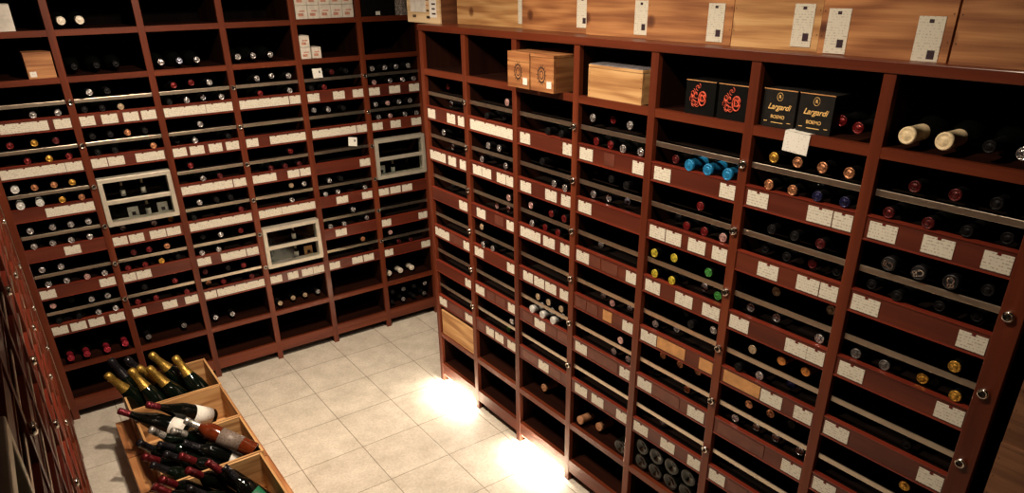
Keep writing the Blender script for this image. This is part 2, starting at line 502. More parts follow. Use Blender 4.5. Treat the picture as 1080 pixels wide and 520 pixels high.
BOTTLES = {
 ('A', 1, 'k1', 's'): [(0.057, 0.01, 'pinkred'), (0.128, 0.01, 'pinkred'), (0.219, 0.0, 'pinkred'), (0.305, 0.02, 'pinkred')],
 ('A', 1, 1, 'l'): [(0.204, 0.0, 'silver'), (0.299, 0.0, 'silver')],
 ('A', 1, 2, 'l'): [(0.133, 0.0, 'red'), (0.216, 0.0, 'gold'), (0.294, 0.0, 'red')],
 ('A', 1, 2, 'u'): [(0.087, 0.0, 'red'), (0.178, 0.0, 'gold'), (0.261, 0.0, 'darkred')],
 ('A', 1, 3, 'l'): [(0.055, 0.0, 'white'), (0.131, 0.01, 'white'), (0.219, 0.01, 'gold'), (0.297, 0.0, 'copper')],
 ('A', 1, 3, 'u'): [(0.054, 0.01, 'white'), (0.128, 0.0, 'copper'), (0.204, 0.0, 'copper'), (0.277, 0.0, 'gold')],
 ('A', 1, 4, 'l'): [(0.056, 0.0, 'silver'), (0.131, 0.0, 'silver'), (0.206, 0.0, 'silver'), (0.284, 0.0, 'silver')],
 ('A', 1, 4, 'u'): [(0.06, 0.0, 'silver'), (0.149, 0.0, 'silver'), (0.223, 0.0, 'silver'), (0.296, 0.0, 'silver')],
 ('A', 1, 5, 'l'): [(0.063, 0.0, 'silver'), (0.139, 0.0, 'silver'), (0.226, 0.0, 'pink'), (0.302, 0.0, 'silver')],
 ('A', 1, 5, 'u'): [(0.057, 0.01, 'silver'), (0.134, 0.0, 'silver')],
 ('A', 1, 6, 'l'): [(0.059, 0.0, 'dark'), (0.144, 0.0, 'dark'), (0.229, 0.0, 'silver'), (0.306, 0.0, 'silver')],
 ('A', 1, 6, 'u'): [(0.054, 0.03, 'pink'), (0.135, 0.05, 'dark'), (0.216, 0.0, 'silver'), (0.287, 0.0, 'silver')],
 ('A', 2, 'k1', 's'): [(0.062, 0.03, 'grey'), (0.246, 0.06, 'grey')],
 ('A', 2, 't0', 's'): [(0.05, 0.0, 'Wbig'), (0.121, 0.0, 'Wbig')],
 ('A', 2, 't1', 's'): [(0.058, 0.06, 'dark'), (0.147, 0.06, 'dark'), (0.226, 0.06, 'dark')],
 ('A', 2, 1, 'l'): [(0.05, 0.02, 'dark'), (0.12, 0.0, 'dark'), (0.196, 0.0, 'tan')],
 ('A', 2, 1, 'u'): [(0.085, 0.0, 'silver'), (0.157, 0.0, 'dark')],
 ('A', 2, 2, 'l'): [(0.055, 0.0, 'dark'), (0.127, 0.0, 'dark'), (0.294, 0.0, 'copper')],
 ('A', 2, 2, 'u'): [(0.051, 0.0, 'dark'), (0.125, 0.0, 'dark'), (0.197, 0.0, 'copper'), (0.273, 0.0, 'dark')],
 ('A', 2, 4, 'l'): [(0.08, 0.05, 'silver'), (0.219, 0.04, 'silver'), (0.303, 0.06, 'gold')],
 ('A', 2, 5, 'l'): [(0.051, 0.0, 'red'), (0.13, 0.0, 'red'), (0.208, 0.01, 'gold'), (0.291, 0.02, 'dark')],
 ('A', 2, 5, 'u'): [(0.093, 0.0, 'darkred'), (0.164, 0.0, 'red'), (0.248, 0.0, 'copper')],
 ('A', 2, 6, 'l'): [(0.056, 0.02, 'red'), (0.142, 0.02, 'red'), (0.29, 0.0, 'red')],
 ('A', 2, 6, 'u'): [(0.102, 0.01, 'dark'), (0.246, 0.0, 'red')],
 ('A', 3, 'k1', 's'): [(0.057, 0.06, 'silver'), (0.146, 0.05, 'silver')],
 ('A', 3, 't1', 's'): [(0.053, -0.0, 'silver'), (0.135, 0.01, 'blue_silver'), (0.212, 0.0, 'silver')],
 ('A', 3, 1, 'l'): [(0.052, 0.0, 'dark'), (0.13, 0.0, 'silver'), (0.219, 0.06, 'silver'), (0.295, 0.01, 'silver')],
 ('A', 3, 1, 'u'): [(0.086, 0.0, 'red'), (0.176, 0.05, 'red'), (0.25, 0.0, 'silver')],
 ('A', 3, 2, 'l'): [(0.058, 0.06, 'dark'), (0.13, 0.0, 'silver'), (0.291, 0.0, 'dark')],
 ('A', 3, 2, 'u'): [(0.169, 0.0, 'silver')],
 ('A', 3, 3, 'l'): [(0.13, 0.0, 'silver'), (0.214, 0.0, 'darkred')],
 ('A', 3, 3, 'u'): [(0.085, 0.0, 'red')],
 ('A', 3, 4, 'l'): [(0.05, 0.0, 'dark'), (0.288, 0.01, 'red')],
 ('A', 3, 4, 'u'): [(0.09, 0.0, 'silver'), (0.175, 0.0, 'dark'), (0.246, 0.0, 'dark')],
 ('A', 3, 5, 'l'): [(0.05, 0.0, 'silver'), (0.135, 0.0, 'silver')],
 ('A', 3, 5, 'u'): [(0.077, 0.04, 'dark'), (0.163, 0.02, 'silver'), (0.268, 0.02, 'red')],
 ('A', 3, 6, 'l'): [(0.059, 0.06, 'copper'), (0.131, 0.03, 'red'), (0.278, 0.01, 'darkred')],
 ('A', 3, 6, 'u'): [(0.051, 0.04, 'darkred'), (0.166, 0.02, 'dark'), (0.246, 0.01, 'red')],
 ('A', 4, 'k1', 's'): [(0.056, 0.03, 'tan'), (0.143, 0.06, 'tan'), (0.216, 0.06, 'tan'), (0.295, 0.06, 'silver')],
 ('A', 4, 't1', 's'): [(0.05, 0.0, 'silver'), (0.125, 0.0, 'silver'), (0.213, 0.01, 'silver')],
 ('A', 4, 1, 'l'): [(0.129, 0.0, 'red'), (0.284, 0.0, 'silver')],
 ('A', 4, 1, 'u'): [(0.125, 0.0, 'silver'), (0.218, 0.06, 'silver'), (0.289, 0.0, 'silver')],
 ('A', 4, 3, 'l'): [(0.122, 0.0, 'darkred'), (0.2, 0.0, 'darkred'), (0.277, 0.0, 'darkred')],
 ('A', 4, 3, 'u'): [(0.24, 0.0, 'red')],
 ('A', 4, 4, 'l'): [(0.209, 0.01, 'silver')],
 ('A', 4, 4, 'u'): [(0.227, 0.04, 'tan'), (0.297, 0.03, 'silver')],
 ('A', 5, 1, 'l'): [(0.05, 0.0, 'dark'), (0.12, 0.0, 'red')],
 ('A', 5, 1, 'u'): [(0.172, 0.0, 'darkred'), (0.253, 0.0, 'dark')],
 ('A', 5, 2, 'u'): [(0.06, 0.04, 'silver'), (0.131, 0.01, 'silver'), (0.215, 0.0, 'dark')],
 ('A', 5, 4, 'l'): [(0.05, 0.0, 'silver'), (0.126, 0.01, 'silver'), (0.291, 0.0, 'silver')],
 ('A', 5, 4, 'u'): [(0.082, 0.0, 'silver'), (0.153, 0.0, 'dark')],
 ('A', 5, 5, 'l'): [(0.054, 0.0, 'silver'), (0.138, 0.0, 'silver'), (0.294, 0.03, 'silver')],
 ('A', 5, 5, 'u'): [(0.204, 0.0, 'silver')],
 ('A', 5, 6, 'u'): [(0.246, 0.01, 'copper')],
 ('A', 6, 'k1', 's'): [(0.059, 0.06, 'Wbig'), (0.139, 0.06, 'Wbig'), (0.221, 0.06, 'Wbig')],
 ('A', 6, 1, 'l'): [(0.053, 0.0, 'pink'), (0.155, 0.01, 'silver'), (0.234, 0.01, 'silver'), (0.305, 0.01, 'silver')],
 ('A', 6, 1, 'u'): [(0.05, 0.0, 'silver'), (0.126, 0.0, 'silver'), (0.197, 0.0, 'silver'), (0.272, 0.0, 'silver')],
 ('A', 6, 2, 'l'): [(0.063, 0.01, 'silver'), (0.137, 0.01, 'pink'), (0.232, 0.01, 'silver'), (0.305, 0.0, 'silver')],
 ('A', 6, 2, 'u'): [(0.05, 0.0, 'silver'), (0.124, 0.0, 'pink'), (0.197, 0.0, 'silver'), (0.268, 0.0, 'silver')],
 ('A', 6, 6, 'l'): [(0.13, 0.03, 'darkred'), (0.205, 0.01, 'darkred')],
 ('A', 6, 6, 'u'): [(0.074, 0.02, 'pink')],
 ('B', 1, 1, 'l'): [(0.147, 0.06, 'silver')],
 ('B', 1, 1, 'u'): [(0.126, 0.06, 'darkred')],
 ('B', 1, 2, 'l'): [(0.16, 0.05, 'silver')],
 ('B', 1, 2, 'u'): [(0.159, 0.0, 'silver')],
 ('B', 1, 3, 'l'): [(0.123, 0.06, 'dark')],
 ('B', 2, 1, 'l'): [(0.152, 0.01, 'dark'), (0.223, 0.05, 'dark')],
 ('B', 2, 1, 'u'): [(0.309, 0.0, 'pink')],
 ('B', 2, 2, 'l'): [(0.091, 0.02, 'silver'), (0.255, 0.03, 'silver')],
 ('B', 2, 2, 'u'): [(0.168, 0.0, 'silver'), (0.238, 0.01, 'silver')],
 ('B', 2, 3, 'l'): [(0.17, 0.04, 'pink'), (0.241, 0.05, 'pink')],
 ('B', 2, 3, 'u'): [(0.309, 0.0, 'pink')],
 ('B', 2, 4, 'l'): [(0.101, 0.0, 'silver'), (0.171, 0.01, 'silver')],
 ('B', 2, 4, 'u'): [(0.071, 0.02, 'tan')],
 ('B', 2, 6, 'l'): [(0.242, 0.04, 'green')],
 ('B', 2, 6, 'u'): [(0.309, 0.01, 'silver')],
 ('B', 3, 'k1', 's'): [(0.125, 0.06, 'Tip')],
 ('B', 3, 1, 'l'): [(0.207, 0.0, 'dark'), (0.278, 0.01, 'dark')],
 ('B', 3, 2, 'l'): [(0.241, 0.01, 'silver'), (0.312, 0.0, 'silver')],
 ('B', 3, 2, 'u'): [(0.174, 0.0, 'dark')],
 ('B', 3, 3, 'l'): [(0.103, 0.01, 'silver'), (0.176, 0.02, 'red'), (0.256, 0.02, 'red')],
 ('B', 3, 3, 'u'): [(0.095, 0.01, 'pink'), (0.233, 0.0, 'red'), (0.311, 0.0, 'red')],
 ('B', 3, 5, 'l'): [(0.102, 0.01, 'white'), (0.173, 0.01, 'white'), (0.244, 0.01, 'white')],
 ('B', 3, 5, 'u'): [(0.143, 0.01, 'tan'), (0.214, 0.01, 'tan'), (0.297, 0.01, 'tan')],
 ('B', 4, 'k1', 's'): [(0.06, 0.02, 'Tip'), (0.144, 0.05, 'Tip')],
 ('B', 4, 1, 'l'): [(0.095, 0.02, 'red'), (0.166, 0.02, 'red'), (0.236, 0.01, 'silver'), (0.307, 0.02, 'silver')],
 ('B', 4, 1, 'u'): [(0.061, 0.03, 'silver'), (0.132, 0.06, 'red'), (0.242, 0.03, 'silver')],
 ('B', 4, 2, 'l'): [(0.079, 0.03, 'silver'), (0.15, 0.04, 'silver'), (0.221, 0.06, 'blue_silver')],
 ('B', 4, 2, 'u'): [(0.05, 0.06, 'dark'), (0.167, 0.03, 'dark'), (0.26, 0.01, 'dark')],
 ('B', 4, 3, 'l'): [(0.098, 0.06, 'silver')],
 ('B', 4, 4, 'l'): [(0.134, 0.05, 'silver'), (0.205, 0.03, 'pink'), (0.276, 0.05, 'silver')],
 ('B', 4, 5, 'l'): [(0.228, 0.03, 'silver'), (0.304, 0.03, 'silver')],
 ('B', 4, 5, 'u'): [(0.278, 0.01, 'pink')],
 ('B', 5, 1, 'l'): [(0.091, 0.03, 'darkred'), (0.167, 0.0, 'Blue'), (0.237, -0.0, 'Blue'), (0.308, 0.0, 'Blue')],
 ('B', 5, 2, 'l'): [(0.096, 0.06, 'dark'), (0.167, 0.02, 'red'), (0.237, 0.02, 'red'), (0.308, 0.02, 'pink')],
 ('B', 5, 2, 'u'): [(0.212, 0.02, 'red')],
 ('B', 5, 3, 'l'): [(0.061, 0.01, 'yellow'), (0.137, 0.01, 'yellow'), (0.238, 0.05, 'silver'), (0.308, 0.03, 'green')],
 ('B', 5, 3, 'u'): [(0.058, 0.0, 'yellow'), (0.129, 0.02, 'yellow'), (0.278, 0.01, 'green')],
 ('B', 5, 4, 'l'): [(0.065, 0.03, 'silver'), (0.136, 0.06, 'silver')],
 ('B', 5, 4, 'u'): [(0.166, 0.06, 'dark'), (0.237, 0.0, 'dark'), (0.308, 0.03, 'silver')],
 ('B', 5, 5, 'l'): [(0.064, 0.05, 'dark'), (0.223, 0.04, 'copper')],
 ('B', 5, 5, 'u'): [(0.094, 0.05, 'copper'), (0.173, 0.05, 'copper'), (0.244, 0.06, 'copper')],
 ('B', 5, 6, 'l'): [(0.121, 0.05, 'silver')],
 ('B', 6, 't1', 's'): [(0.227, 0.06, 'red'), (0.303, 0.0, 'red')],
 ('B', 6, 1, 'l'): [(0.088, 0.0, 'copper'), (0.16, 0.0, 'copper'), (0.232, 0.0, 'blue_dark'), (0.303, 0.01, 'blue_dark')],
 ('B', 6, 1, 'u'): [(0.091, 0.0, 'gold'), (0.162, 0.0, 'copper'), (0.232, 0.0, 'copper'), (0.303, 0.0, 'copper')],
 ('B', 6, 2, 'l'): [(0.083, 0.04, 'dark'), (0.159, 0.03, 'dark'), (0.232, 0.04, 'darkred'), (0.303, 0.04, 'dark')],
 ('B', 6, 2, 'u'): [(0.117, 0.0, 'dark'), (0.188, 0.0, 'dark'), (0.264, 0.0, 'darkred')],
 ('B', 6, 3, 'l'): [(0.065, 0.04, 'silver'), (0.154, 0.04, 'silver'), (0.303, 0.02, 'silver')],
 ('B', 6, 3, 'u'): [(0.133, 0.05, 'tan'), (0.298, 0.06, 'tan')],
 ('B', 6, 4, 'l'): [(0.071, 0.01, 'dark'), (0.142, 0.02, 'silver'), (0.229, 0.05, 'blue_dark')],
 ('B', 6, 4, 'u'): [(0.105, 0.02, 'tan'), (0.199, 0.03, 'orange'), (0.277, 0.03, 'orange')],
 ('B', 6, 5, 'l'): [(0.075, 0.03, 'silver'), (0.147, 0.04, 'silver'), (0.218, 0.04, 'silver'), (0.301, 0.04, 'silver')],
 ('B', 6, 5, 'u'): [(0.116, 0.03, 'copper'), (0.187, 0.04, 'copper'), (0.259, 0.04, 'dark')],
 ('B', 7, 't1', 's'): [(0.065, 0.0, 'Cork'), (0.145, 0.0, 'Cork'), (0.228, 0.02, 'dark'), (0.298, 0.0, 'silver')],
 ('B', 7, 1, 'l'): [(0.061, 0.01, 'darkred'), (0.155, 0.0, 'darkred'), (0.234, 0.01, 'dark'), (0.306, 0.03, 'dark')],
 ('B', 7, 1, 'u'): [(0.108, 0.0, 'darkred'), (0.195, 0.0, 'darkred'), (0.277, 0.0, 'dark')],
 ('B', 7, 2, 'l'): [(0.05, 0.03, 'dark'), (0.124, 0.01, 'dark'), (0.214, 0.03, 'dark'), (0.291, 0.04, 'dark')],
 ('B', 7, 2, 'u'): [(0.091, 0.0, 'Mono'), (0.162, 0.0, 'Mono'), (0.233, 0.0, 'Mono'), (0.303, 0.02, 'dark')],
 ('B', 7, 3, 'l'): [(0.055, 0.02, 'grey'), (0.131, 0.02, 'grey'), (0.221, 0.03, 'gold'), (0.306, 0.01, 'gold')],
 ('B', 7, 3, 'u'): [(0.289, 0.0, 'gold')],
 ('B', 7, 4, 'l'): [(0.226, 0.03, 'dark')],
 ('B', 7, 5, 'u'): [(0.249, 0.03, 'gold')],
}
CARDS_A = {
 (1, 1): [(0.067, 0.112), (0.112, 0.182), (0.182, 0.25), (0.272, 0.338)],
 (1, 2): [(0.018, 0.078), (0.105, 0.172), (0.196, 0.261), (0.273, 0.337)],
 (1, 3): [(0.018, 0.209), (0.211, 0.338)],
 (1, 4): [(0.018, 0.271), (0.276, 0.334)],
 (1, 5): [(0.022, 0.087), (0.165, 0.231), (0.279, 0.341)],
 (1, 6): [(0.018, 0.083), (0.142, 0.211), (0.269, 0.334)],
 (2, 1): [(0.018, 0.268), (0.27, 0.337)],
 (2, 2): [(0.018, 0.083), (0.087, 0.156), (0.206, 0.273), (0.273, 0.333)],
 (2, 3): [(0.018, 0.081), (0.096, 0.164), (0.187, 0.252), (0.271, 0.335)],
 (2, 4): [(0.018, 0.079), (0.141, 0.334)],
 (2, 5): [(0.021, 0.276), (0.281, 0.341)],
 (2, 6): [(0.018, 0.081), (0.132, 0.197), (0.268, 0.332)],
 (3, 1): [(0.141, 0.338)],
 (3, 3): [(0.018, 0.269), (0.274, 0.338)],
 (3, 4): [(0.018, 0.143), (0.206, 0.27), (0.275, 0.334)],
 (3, 5): [(0.277, 0.341)],
 (4, 1): [(0.167, 0.234)],
 (4, 2): [(0.018, 0.081), (0.089, 0.156), (0.184, 0.258), (0.262, 0.328)],
 (4, 3): [(0.018, 0.334)],
 (4, 4): [(0.018, 0.142), (0.144, 0.334)],
 (4, 5): [(0.11, 0.18), (0.269, 0.333)],
 (4, 6): [(0.018, 0.082), (0.092, 0.161), (0.171, 0.239)],
 (5, 1): [(0.018, 0.082), (0.269, 0.338)],
 (5, 2): [(0.018, 0.076), (0.08, 0.147)],
 (5, 3): [(0.018, 0.086), (0.139, 0.27), (0.275, 0.337)],
 (5, 5): [(0.08, 0.148)],
 (5, 6): [(0.018, 0.079), (0.269, 0.33)],
 (6, 1): [(0.018, 0.084), (0.096, 0.164), (0.175, 0.244), (0.268, 0.335)],
 (6, 2): [(0.018, 0.082), (0.162, 0.232), (0.272, 0.337)],
 (6, 3): [(0.018, 0.078), (0.083, 0.338)],
 (6, 4): [(0.018, 0.083), (0.117, 0.178), (0.2, 0.266), (0.269, 0.334)],
 (6, 5): [(0.018, 0.082), (0.16, 0.228), (0.235, 0.301)],
 (6, 6): [(0.018, 0.074), (0.274, 0.337)],
}
CARDS_B = {
 (1, 1): [(0.024, 0.09), (0.196, 0.265), (0.289, 0.34)],
 (1, 2): [(0.031, 0.341)],
 (1, 3): [(0.033, 0.097), (0.295, 0.344)],
 (1, 4): [(0.027, 0.095), (0.153, 0.204, 'b'), (0.289, 0.339)],
 (1, 5): [(0.029, 0.097), (0.287, 0.34)],
 (1, 6): [(0.025, 0.092), (0.212, 0.281), (0.284, 0.335)],
 (1, 7): [(0.025, 0.093), (0.152, 0.221), (0.28, 0.338)],
 (2, 1): [(0.021, 0.163), (0.188, 0.255), (0.288, 0.34)],
 (2, 2): [(0.04, 0.108), (0.112, 0.181), (0.224, 0.289), (0.293, 0.341)],
 (2, 3): [(0.033, 0.103), (0.194, 0.263), (0.291, 0.344)],
 (2, 4): [(0.028, 0.098)],
 (2, 5): [(0.028, 0.095), (0.099, 0.163), (0.192, 0.259), (0.286, 0.34)],
 (2, 6): [(0.091, 0.157), (0.216, 0.282), (0.285, 0.335)],
 (2, 7): [(0.022, 0.093), (0.277, 0.338)],
 (3, 1): [(0.267, 0.336)],
 (3, 2): [(0.058, 0.127), (0.201, 0.266, 'b'), (0.29, 0.341)],
 (3, 3): [(0.03, 0.165), (0.183, 0.256), (0.291, 0.344)],
 (3, 4): [(0.025, 0.095), (0.1, 0.157, 'b'), (0.167, 0.247, 'b'), (0.29, 0.339)],
 (3, 5): [(0.027, 0.094), (0.161, 0.233), (0.274, 0.34)],
 (3, 6): [(0.022, 0.09), (0.215, 0.282), (0.283, 0.335)],
 (3, 7): [(0.025, 0.094), (0.274, 0.338)],
 (4, 1): [(0.024, 0.157), (0.166, 0.28, 'b'), (0.288, 0.34)],
 (4, 2): [(0.029, 0.101), (0.288, 0.341)],
 (4, 3): [(0.048, 0.114), (0.124, 0.191), (0.198, 0.269), (0.293, 0.344)],
 (4, 4): [(0.027, 0.088, 'b'), (0.094, 0.153, 'b'), (0.184, 0.231, 't'), (0.288, 0.339)],
 (4, 5): [(0.024, 0.097), (0.101, 0.225, 't'), (0.286, 0.34, 't')],
 (4, 6): [(0.027, 0.161, 't'), (0.165, 0.237), (0.278, 0.335)],
 (4, 7): [(0.021, 0.092), (0.278, 0.338)],
 (5, 1): [(0.289, 0.34)],
 (5, 2): [(0.025, 0.098), (0.122, 0.185, 'b'), (0.192, 0.268, 'b'), (0.29, 0.341)],
 (5, 3): [(0.045, 0.114, 'b'), (0.127, 0.2), (0.206, 0.276, 'b'), (0.282, 0.344, 'b')],
 (5, 4): [(0.034, 0.103), (0.109, 0.275, 'b'), (0.288, 0.339)],
 (5, 5): [(0.025, 0.094), (0.098, 0.223, 'b'), (0.261, 0.331)],
 (5, 6): [(0.032, 0.207, 'b'), (0.271, 0.335)],
 (5, 7): [(0.023, 0.092)],
 (6, 1): [(0.022, 0.095), (0.109, 0.247, 'b'), (0.274, 0.34)],
 (6, 2): [(0.037, 0.095, 'b'), (0.104, 0.168), (0.18, 0.247), (0.281, 0.341)],
 (6, 3): [(0.043, 0.148, 'b'), (0.155, 0.225), (0.235, 0.305, 'b')],
 (6, 4): [(0.039, 0.113), (0.141, 0.211), (0.284, 0.339)],
 (6, 5): [(0.022, 0.094), (0.158, 0.224), (0.285, 0.34)],
 (6, 6): [(0.023, 0.087), (0.099, 0.175, 'b')],
 (6, 7): [(0.025, 0.079)],
}

# ------------------------------------------------------------------ racks
# local frame of a rack: x along its width, y into its depth (0 = face), z up
KNOB = [1.540 - 0.1914 * i for i in range(6)]     # height of the metal rails, top slot row first
DEPTH = 0.365
Z_K2, Z_K1, Z_T1, Z_T0, Z_U = 0.110, 0.301, 1.646, 1.837, 2.035   # tops of the plain shelves
TH = 0.025
PW = 0.030

rail_cache, card_cache = {}, {}


def card_mesh(w, kind):
    w = round(w, 3)
    if (w, kind) not in card_cache:
        mb = MB()
        mb.box(-w / 2, w / 2, -0.0012, 0, -0.0205, 0.0205, 0)
        if not kind:
            k = max(1, round(w / 0.07))
            for i in range(k):
                cx = -w / 2 + (i + 0.5) * w / k
                mb.box(cx - 0.004, cx + 0.004, -0.0022, -0.0012, 0.0165, 0.0225, 1)
        mat = {'': M['card'], 'b': M['kraft'], 't': M['tan_card']}[kind]
        card_cache[(w, kind)] = mb.mesh('price_card', [mat, M['pin']])
    return card_cache[(w, kind)]


def knob(parent, x, z):
    mt = Matrix.Translation((x, 0, z)) @ Matrix.Rotation(R(90), 4, 'X')
    mb = MB()
    mb.lathe([(0.0001, 0), (0.0115, 0), (0.0125, 0.004), (0.0115, 0.010), (0.0085, 0.0115), (0.0065, 0.0075), (0.0001, 0.0075)], 20, 0, mt)
    mb.lathe([(0.0001, 0.0078), (0.0045, 0.0078), (0.0045, 0.0095), (0.0001, 0.0095)], 6, 1, mt, False)
    return mb.build('rail_knob', [M['chrome'], M['screw']], parent)


def make_rack(name, posts, origin, rz, label, top, cards, open_rows=(), knob_posts=(), end_w=None, shelves=(), rails_flush=0.012, inner=None):
    in_z, in_x = inner or (M['shade_z'], M['shade_x'])  # default inner woods carry painted shade
    t = empty(name, origin, rz, label, 'wine rack')
    n = len(posts) - 1
    W = posts[-1]
    for i, x in enumerate(posts):
        a, c = x - PW / 2, x + PW / 2
        if i == n and end_w:
            c = x - PW / 2 + end_w
        zt = top - TH
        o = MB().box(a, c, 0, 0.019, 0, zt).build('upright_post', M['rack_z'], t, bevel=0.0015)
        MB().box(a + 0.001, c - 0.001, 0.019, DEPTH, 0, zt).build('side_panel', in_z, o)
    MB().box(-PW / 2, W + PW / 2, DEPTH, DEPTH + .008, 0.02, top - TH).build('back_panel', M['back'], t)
    MB().box(-PW / 2 - 0.004, W + (end_w or PW) - PW / 2 + 0.004, -0.004, DEPTH + .01, top - TH, top).build('top_board', M['rack_x'], t, bevel=0.002)
    for i in range(n):
        a, c = posts[i] + PW / 2, posts[i + 1] - PW / 2
        for z in shelves:
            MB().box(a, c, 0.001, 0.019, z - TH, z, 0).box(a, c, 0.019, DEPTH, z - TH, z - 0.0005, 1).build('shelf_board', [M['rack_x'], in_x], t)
        MB().box(a, c, 0.001, 0.019, 0.048, Z_K2 - TH).build('kick_board', M['rack_x'], t, bevel=0.001)
        for r in range(6):
            z = KNOB[r]
            if (r + 1, i + 1) in open_rows:
                continue
            ctr = (a + c) / 2
            lp = MB()
            lp.box(a, c, 0.004, 0.016, z - 0.1130, z - 0.0580, 0)
            lp.box(a, c, 0.0015, 0.017, z - 0.0580, z - 0.0545, 1)
            lp.box(a, c, 0.0015, 0.017, z - 0.1165, z - 0.1130, 1)
            p = lp.build('label_panel', [M['panel'], M['lip']], t)
            # slot floor behind the panel, and the thin shelf between the two tiers
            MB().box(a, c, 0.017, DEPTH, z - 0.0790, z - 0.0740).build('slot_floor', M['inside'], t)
            L = cards.get((r + 1, i + 1), ())
            for cd in L:
                x0, x1 = posts[i] + cd[0], posts[i] + cd[1]
                kind = cd[2] if len(cd) > 2 else ''
                o = link('empty_card_holder' if kind == 'b' else 'price_card', card_mesh(x1 - x0, kind), p, ((x0 + x1) / 2, 0.0035, z - 0.0875 if not kind else z - 0.0855))
        for r in range(6):
            z = KNOB[r]
            if (r + 1, i + 1) in open_rows or (r, i + 1) in open_rows:
                continue
            MB().box(a + 0.003, c, rails_flush, rails_flush + 0.004, z - 0.0078, z + 0.0078).build('metal_rail', M['alu'], t, bevel=0.0008)
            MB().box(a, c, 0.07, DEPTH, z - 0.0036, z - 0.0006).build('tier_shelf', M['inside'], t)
    for i in knob_posts:
        for r in range(6):
            knob(t, posts[i] + (0.006 if i == n and end_w else 0), KNOB[r])
    return t


A0 = -1.709
A_POSTS = [0, 0.356, 0.711, 1.067, 1.419, 1.778, 2.1335]
B0 = 0.785
B_POSTS = [0, 0.358, 0.717, 1.079, 1.436, 1.794, 2.147, 2.503]
C_POSTS = [0.3575 * i for i in range(11)]
CX, CY = -1.727, -3.597

SH_LOW = (Z_K2, Z_K1)
rack_a = make_rack('wine_rack', A_POSTS, (A0, 0, 0), 0,
                   'tall red-brown wooden wine rack across the back wall, six bays wide', 2.23, CARDS_A,
                   {(3, 2), (5, 4), (3, 6)}, (1, 3, 5), None, SH_LOW + (Z_T1, Z_T0, Z_U))
rack_b = make_rack('wine_rack', B_POSTS, (0, -B0, 0), R(-90),
                   'long red-brown wooden wine rack on the right with wooden cases on top', 1.832, CARDS_B,
                   (), (1, 3, 5, 7), 0.048, SH_LOW + (Z_T1,))
cards_c = {}
for r in range(1, 7):
    for c in range(1, 11):
        L = []
        x = 0.03
        while x < 0.28:
            if rnd.random() < 0.55:
                L.append((round(x, 3), round(x + 0.055, 3)))
            x += 0.075
        cards_c[(r, c)] = []
rack_c = make_rack('wine_rack', C_POSTS, (CX, CY, 0), R(90),
                   'red-brown wooden wine rack seen edge-on along the left wall', 2.23, cards_c,
                   {(1, 2)}, (1, 3, 5, 7, 9), None, SH_LOW + (Z_T1, Z_T0, Z_U), 0.006, (M['rack_z'], M['rack_x']))
# bright metal strip closing the corner between the left and back racks
MB().box(-0.0205, -0.0155, -0.006, -0.001, 0.07, 2.18).build('corner_strip', M['alu'], rack_a)


def ra(x, d, z):      # rack A local -> world
    return Vector((A0 + x, d, z))


def rb(x, d, z):      # rack B local -> world
    return Vector((d, -B0 - x, z))


def rc(x, d, z):
    return Vector((CX - d, CY + x, z))


# slim floor-washing lamps under the kick boards of the first and third bays of the right rack
FOOT_W = 6.5
for i, lb in ((0, 'slim floor lamp glowing under the first bay of right rack, nearest the back corner'), (2, 'slim floor lamp glowing under the third bay of right rack')):
    xm = (B_POSTS[i] + B_POSTS[i + 1]) / 2
    t = empty('foot_lamp', rb(xm, 0.010, 0.048), R(-90), lb, 'floor lamp', 'slim floor lamps under the right rack')
    MB().box(-0.155, 0.155, -0.008, 0.008, -0.010, -0.0005).build('housing', M['lamp_trim'], t, bevel=0.001)
    MB().box(-0.150, 0.150, -0.006, 0.006, -0.0115, -0.0102).build('lens', M['lens'], t)
    ld = bpy.data.lights.new('floor_beam', 'AREA')
    ld.shape = 'RECTANGLE'
    ld.size, ld.size_y = 0.26, 0.010
    ld.energy = FOOT_W
    ld.color = (1.0, 0.88, 0.70)
    lo = bpy.data.objects.new('floor_beam', ld)
    C.objects.link(lo)
    lo.parent = t
    lo.location = (0, -0.006, -0.014)
    lo.rotation_euler = (R(-42), 0, 0)

# ------------------------------------------------------------------ bottles
BORD = [(0.0001, 0.010), (0.020, 0.003), (0.030, 0.0), (0.034, 0.004), (0.034, 0.190), (0.032, 0.204), (0.024, 0.219), (0.0165, 0.231), (0.0138, 0.243),
        (0.0130, 0.262), (0.0128, 0.296), (0.0001, 0.296)]
CHAMP = [(0.0001, 0.016), (0.022, 0.004), (0.034, 0.0), (0.0395, 0.005), (0.0405, 0.02), (0.0405, 0.125), (0.038, 0.155), (0.0295, 0.190), (0.0215, 0.215), (0.0165, 0.240),
         (0.0150, 0.285), (0.0150, 0.300), (0.0001, 0.300)]
CAPS_MESH = {}


def bottle_mesh(prof, mat, name='wine_bottle', n=20):
    mb = MB()
    mb.lathe(prof, n)
    return mb.mesh(name, [mat])


BODY = bottle_mesh(BORD, M['glass_dark'])
BODY_G = bottle_mesh(BORD, M['glass_green'])
CH_BODY = bottle_mesh(CHAMP, M['glass_green'], 'champagne_bottle', 24)


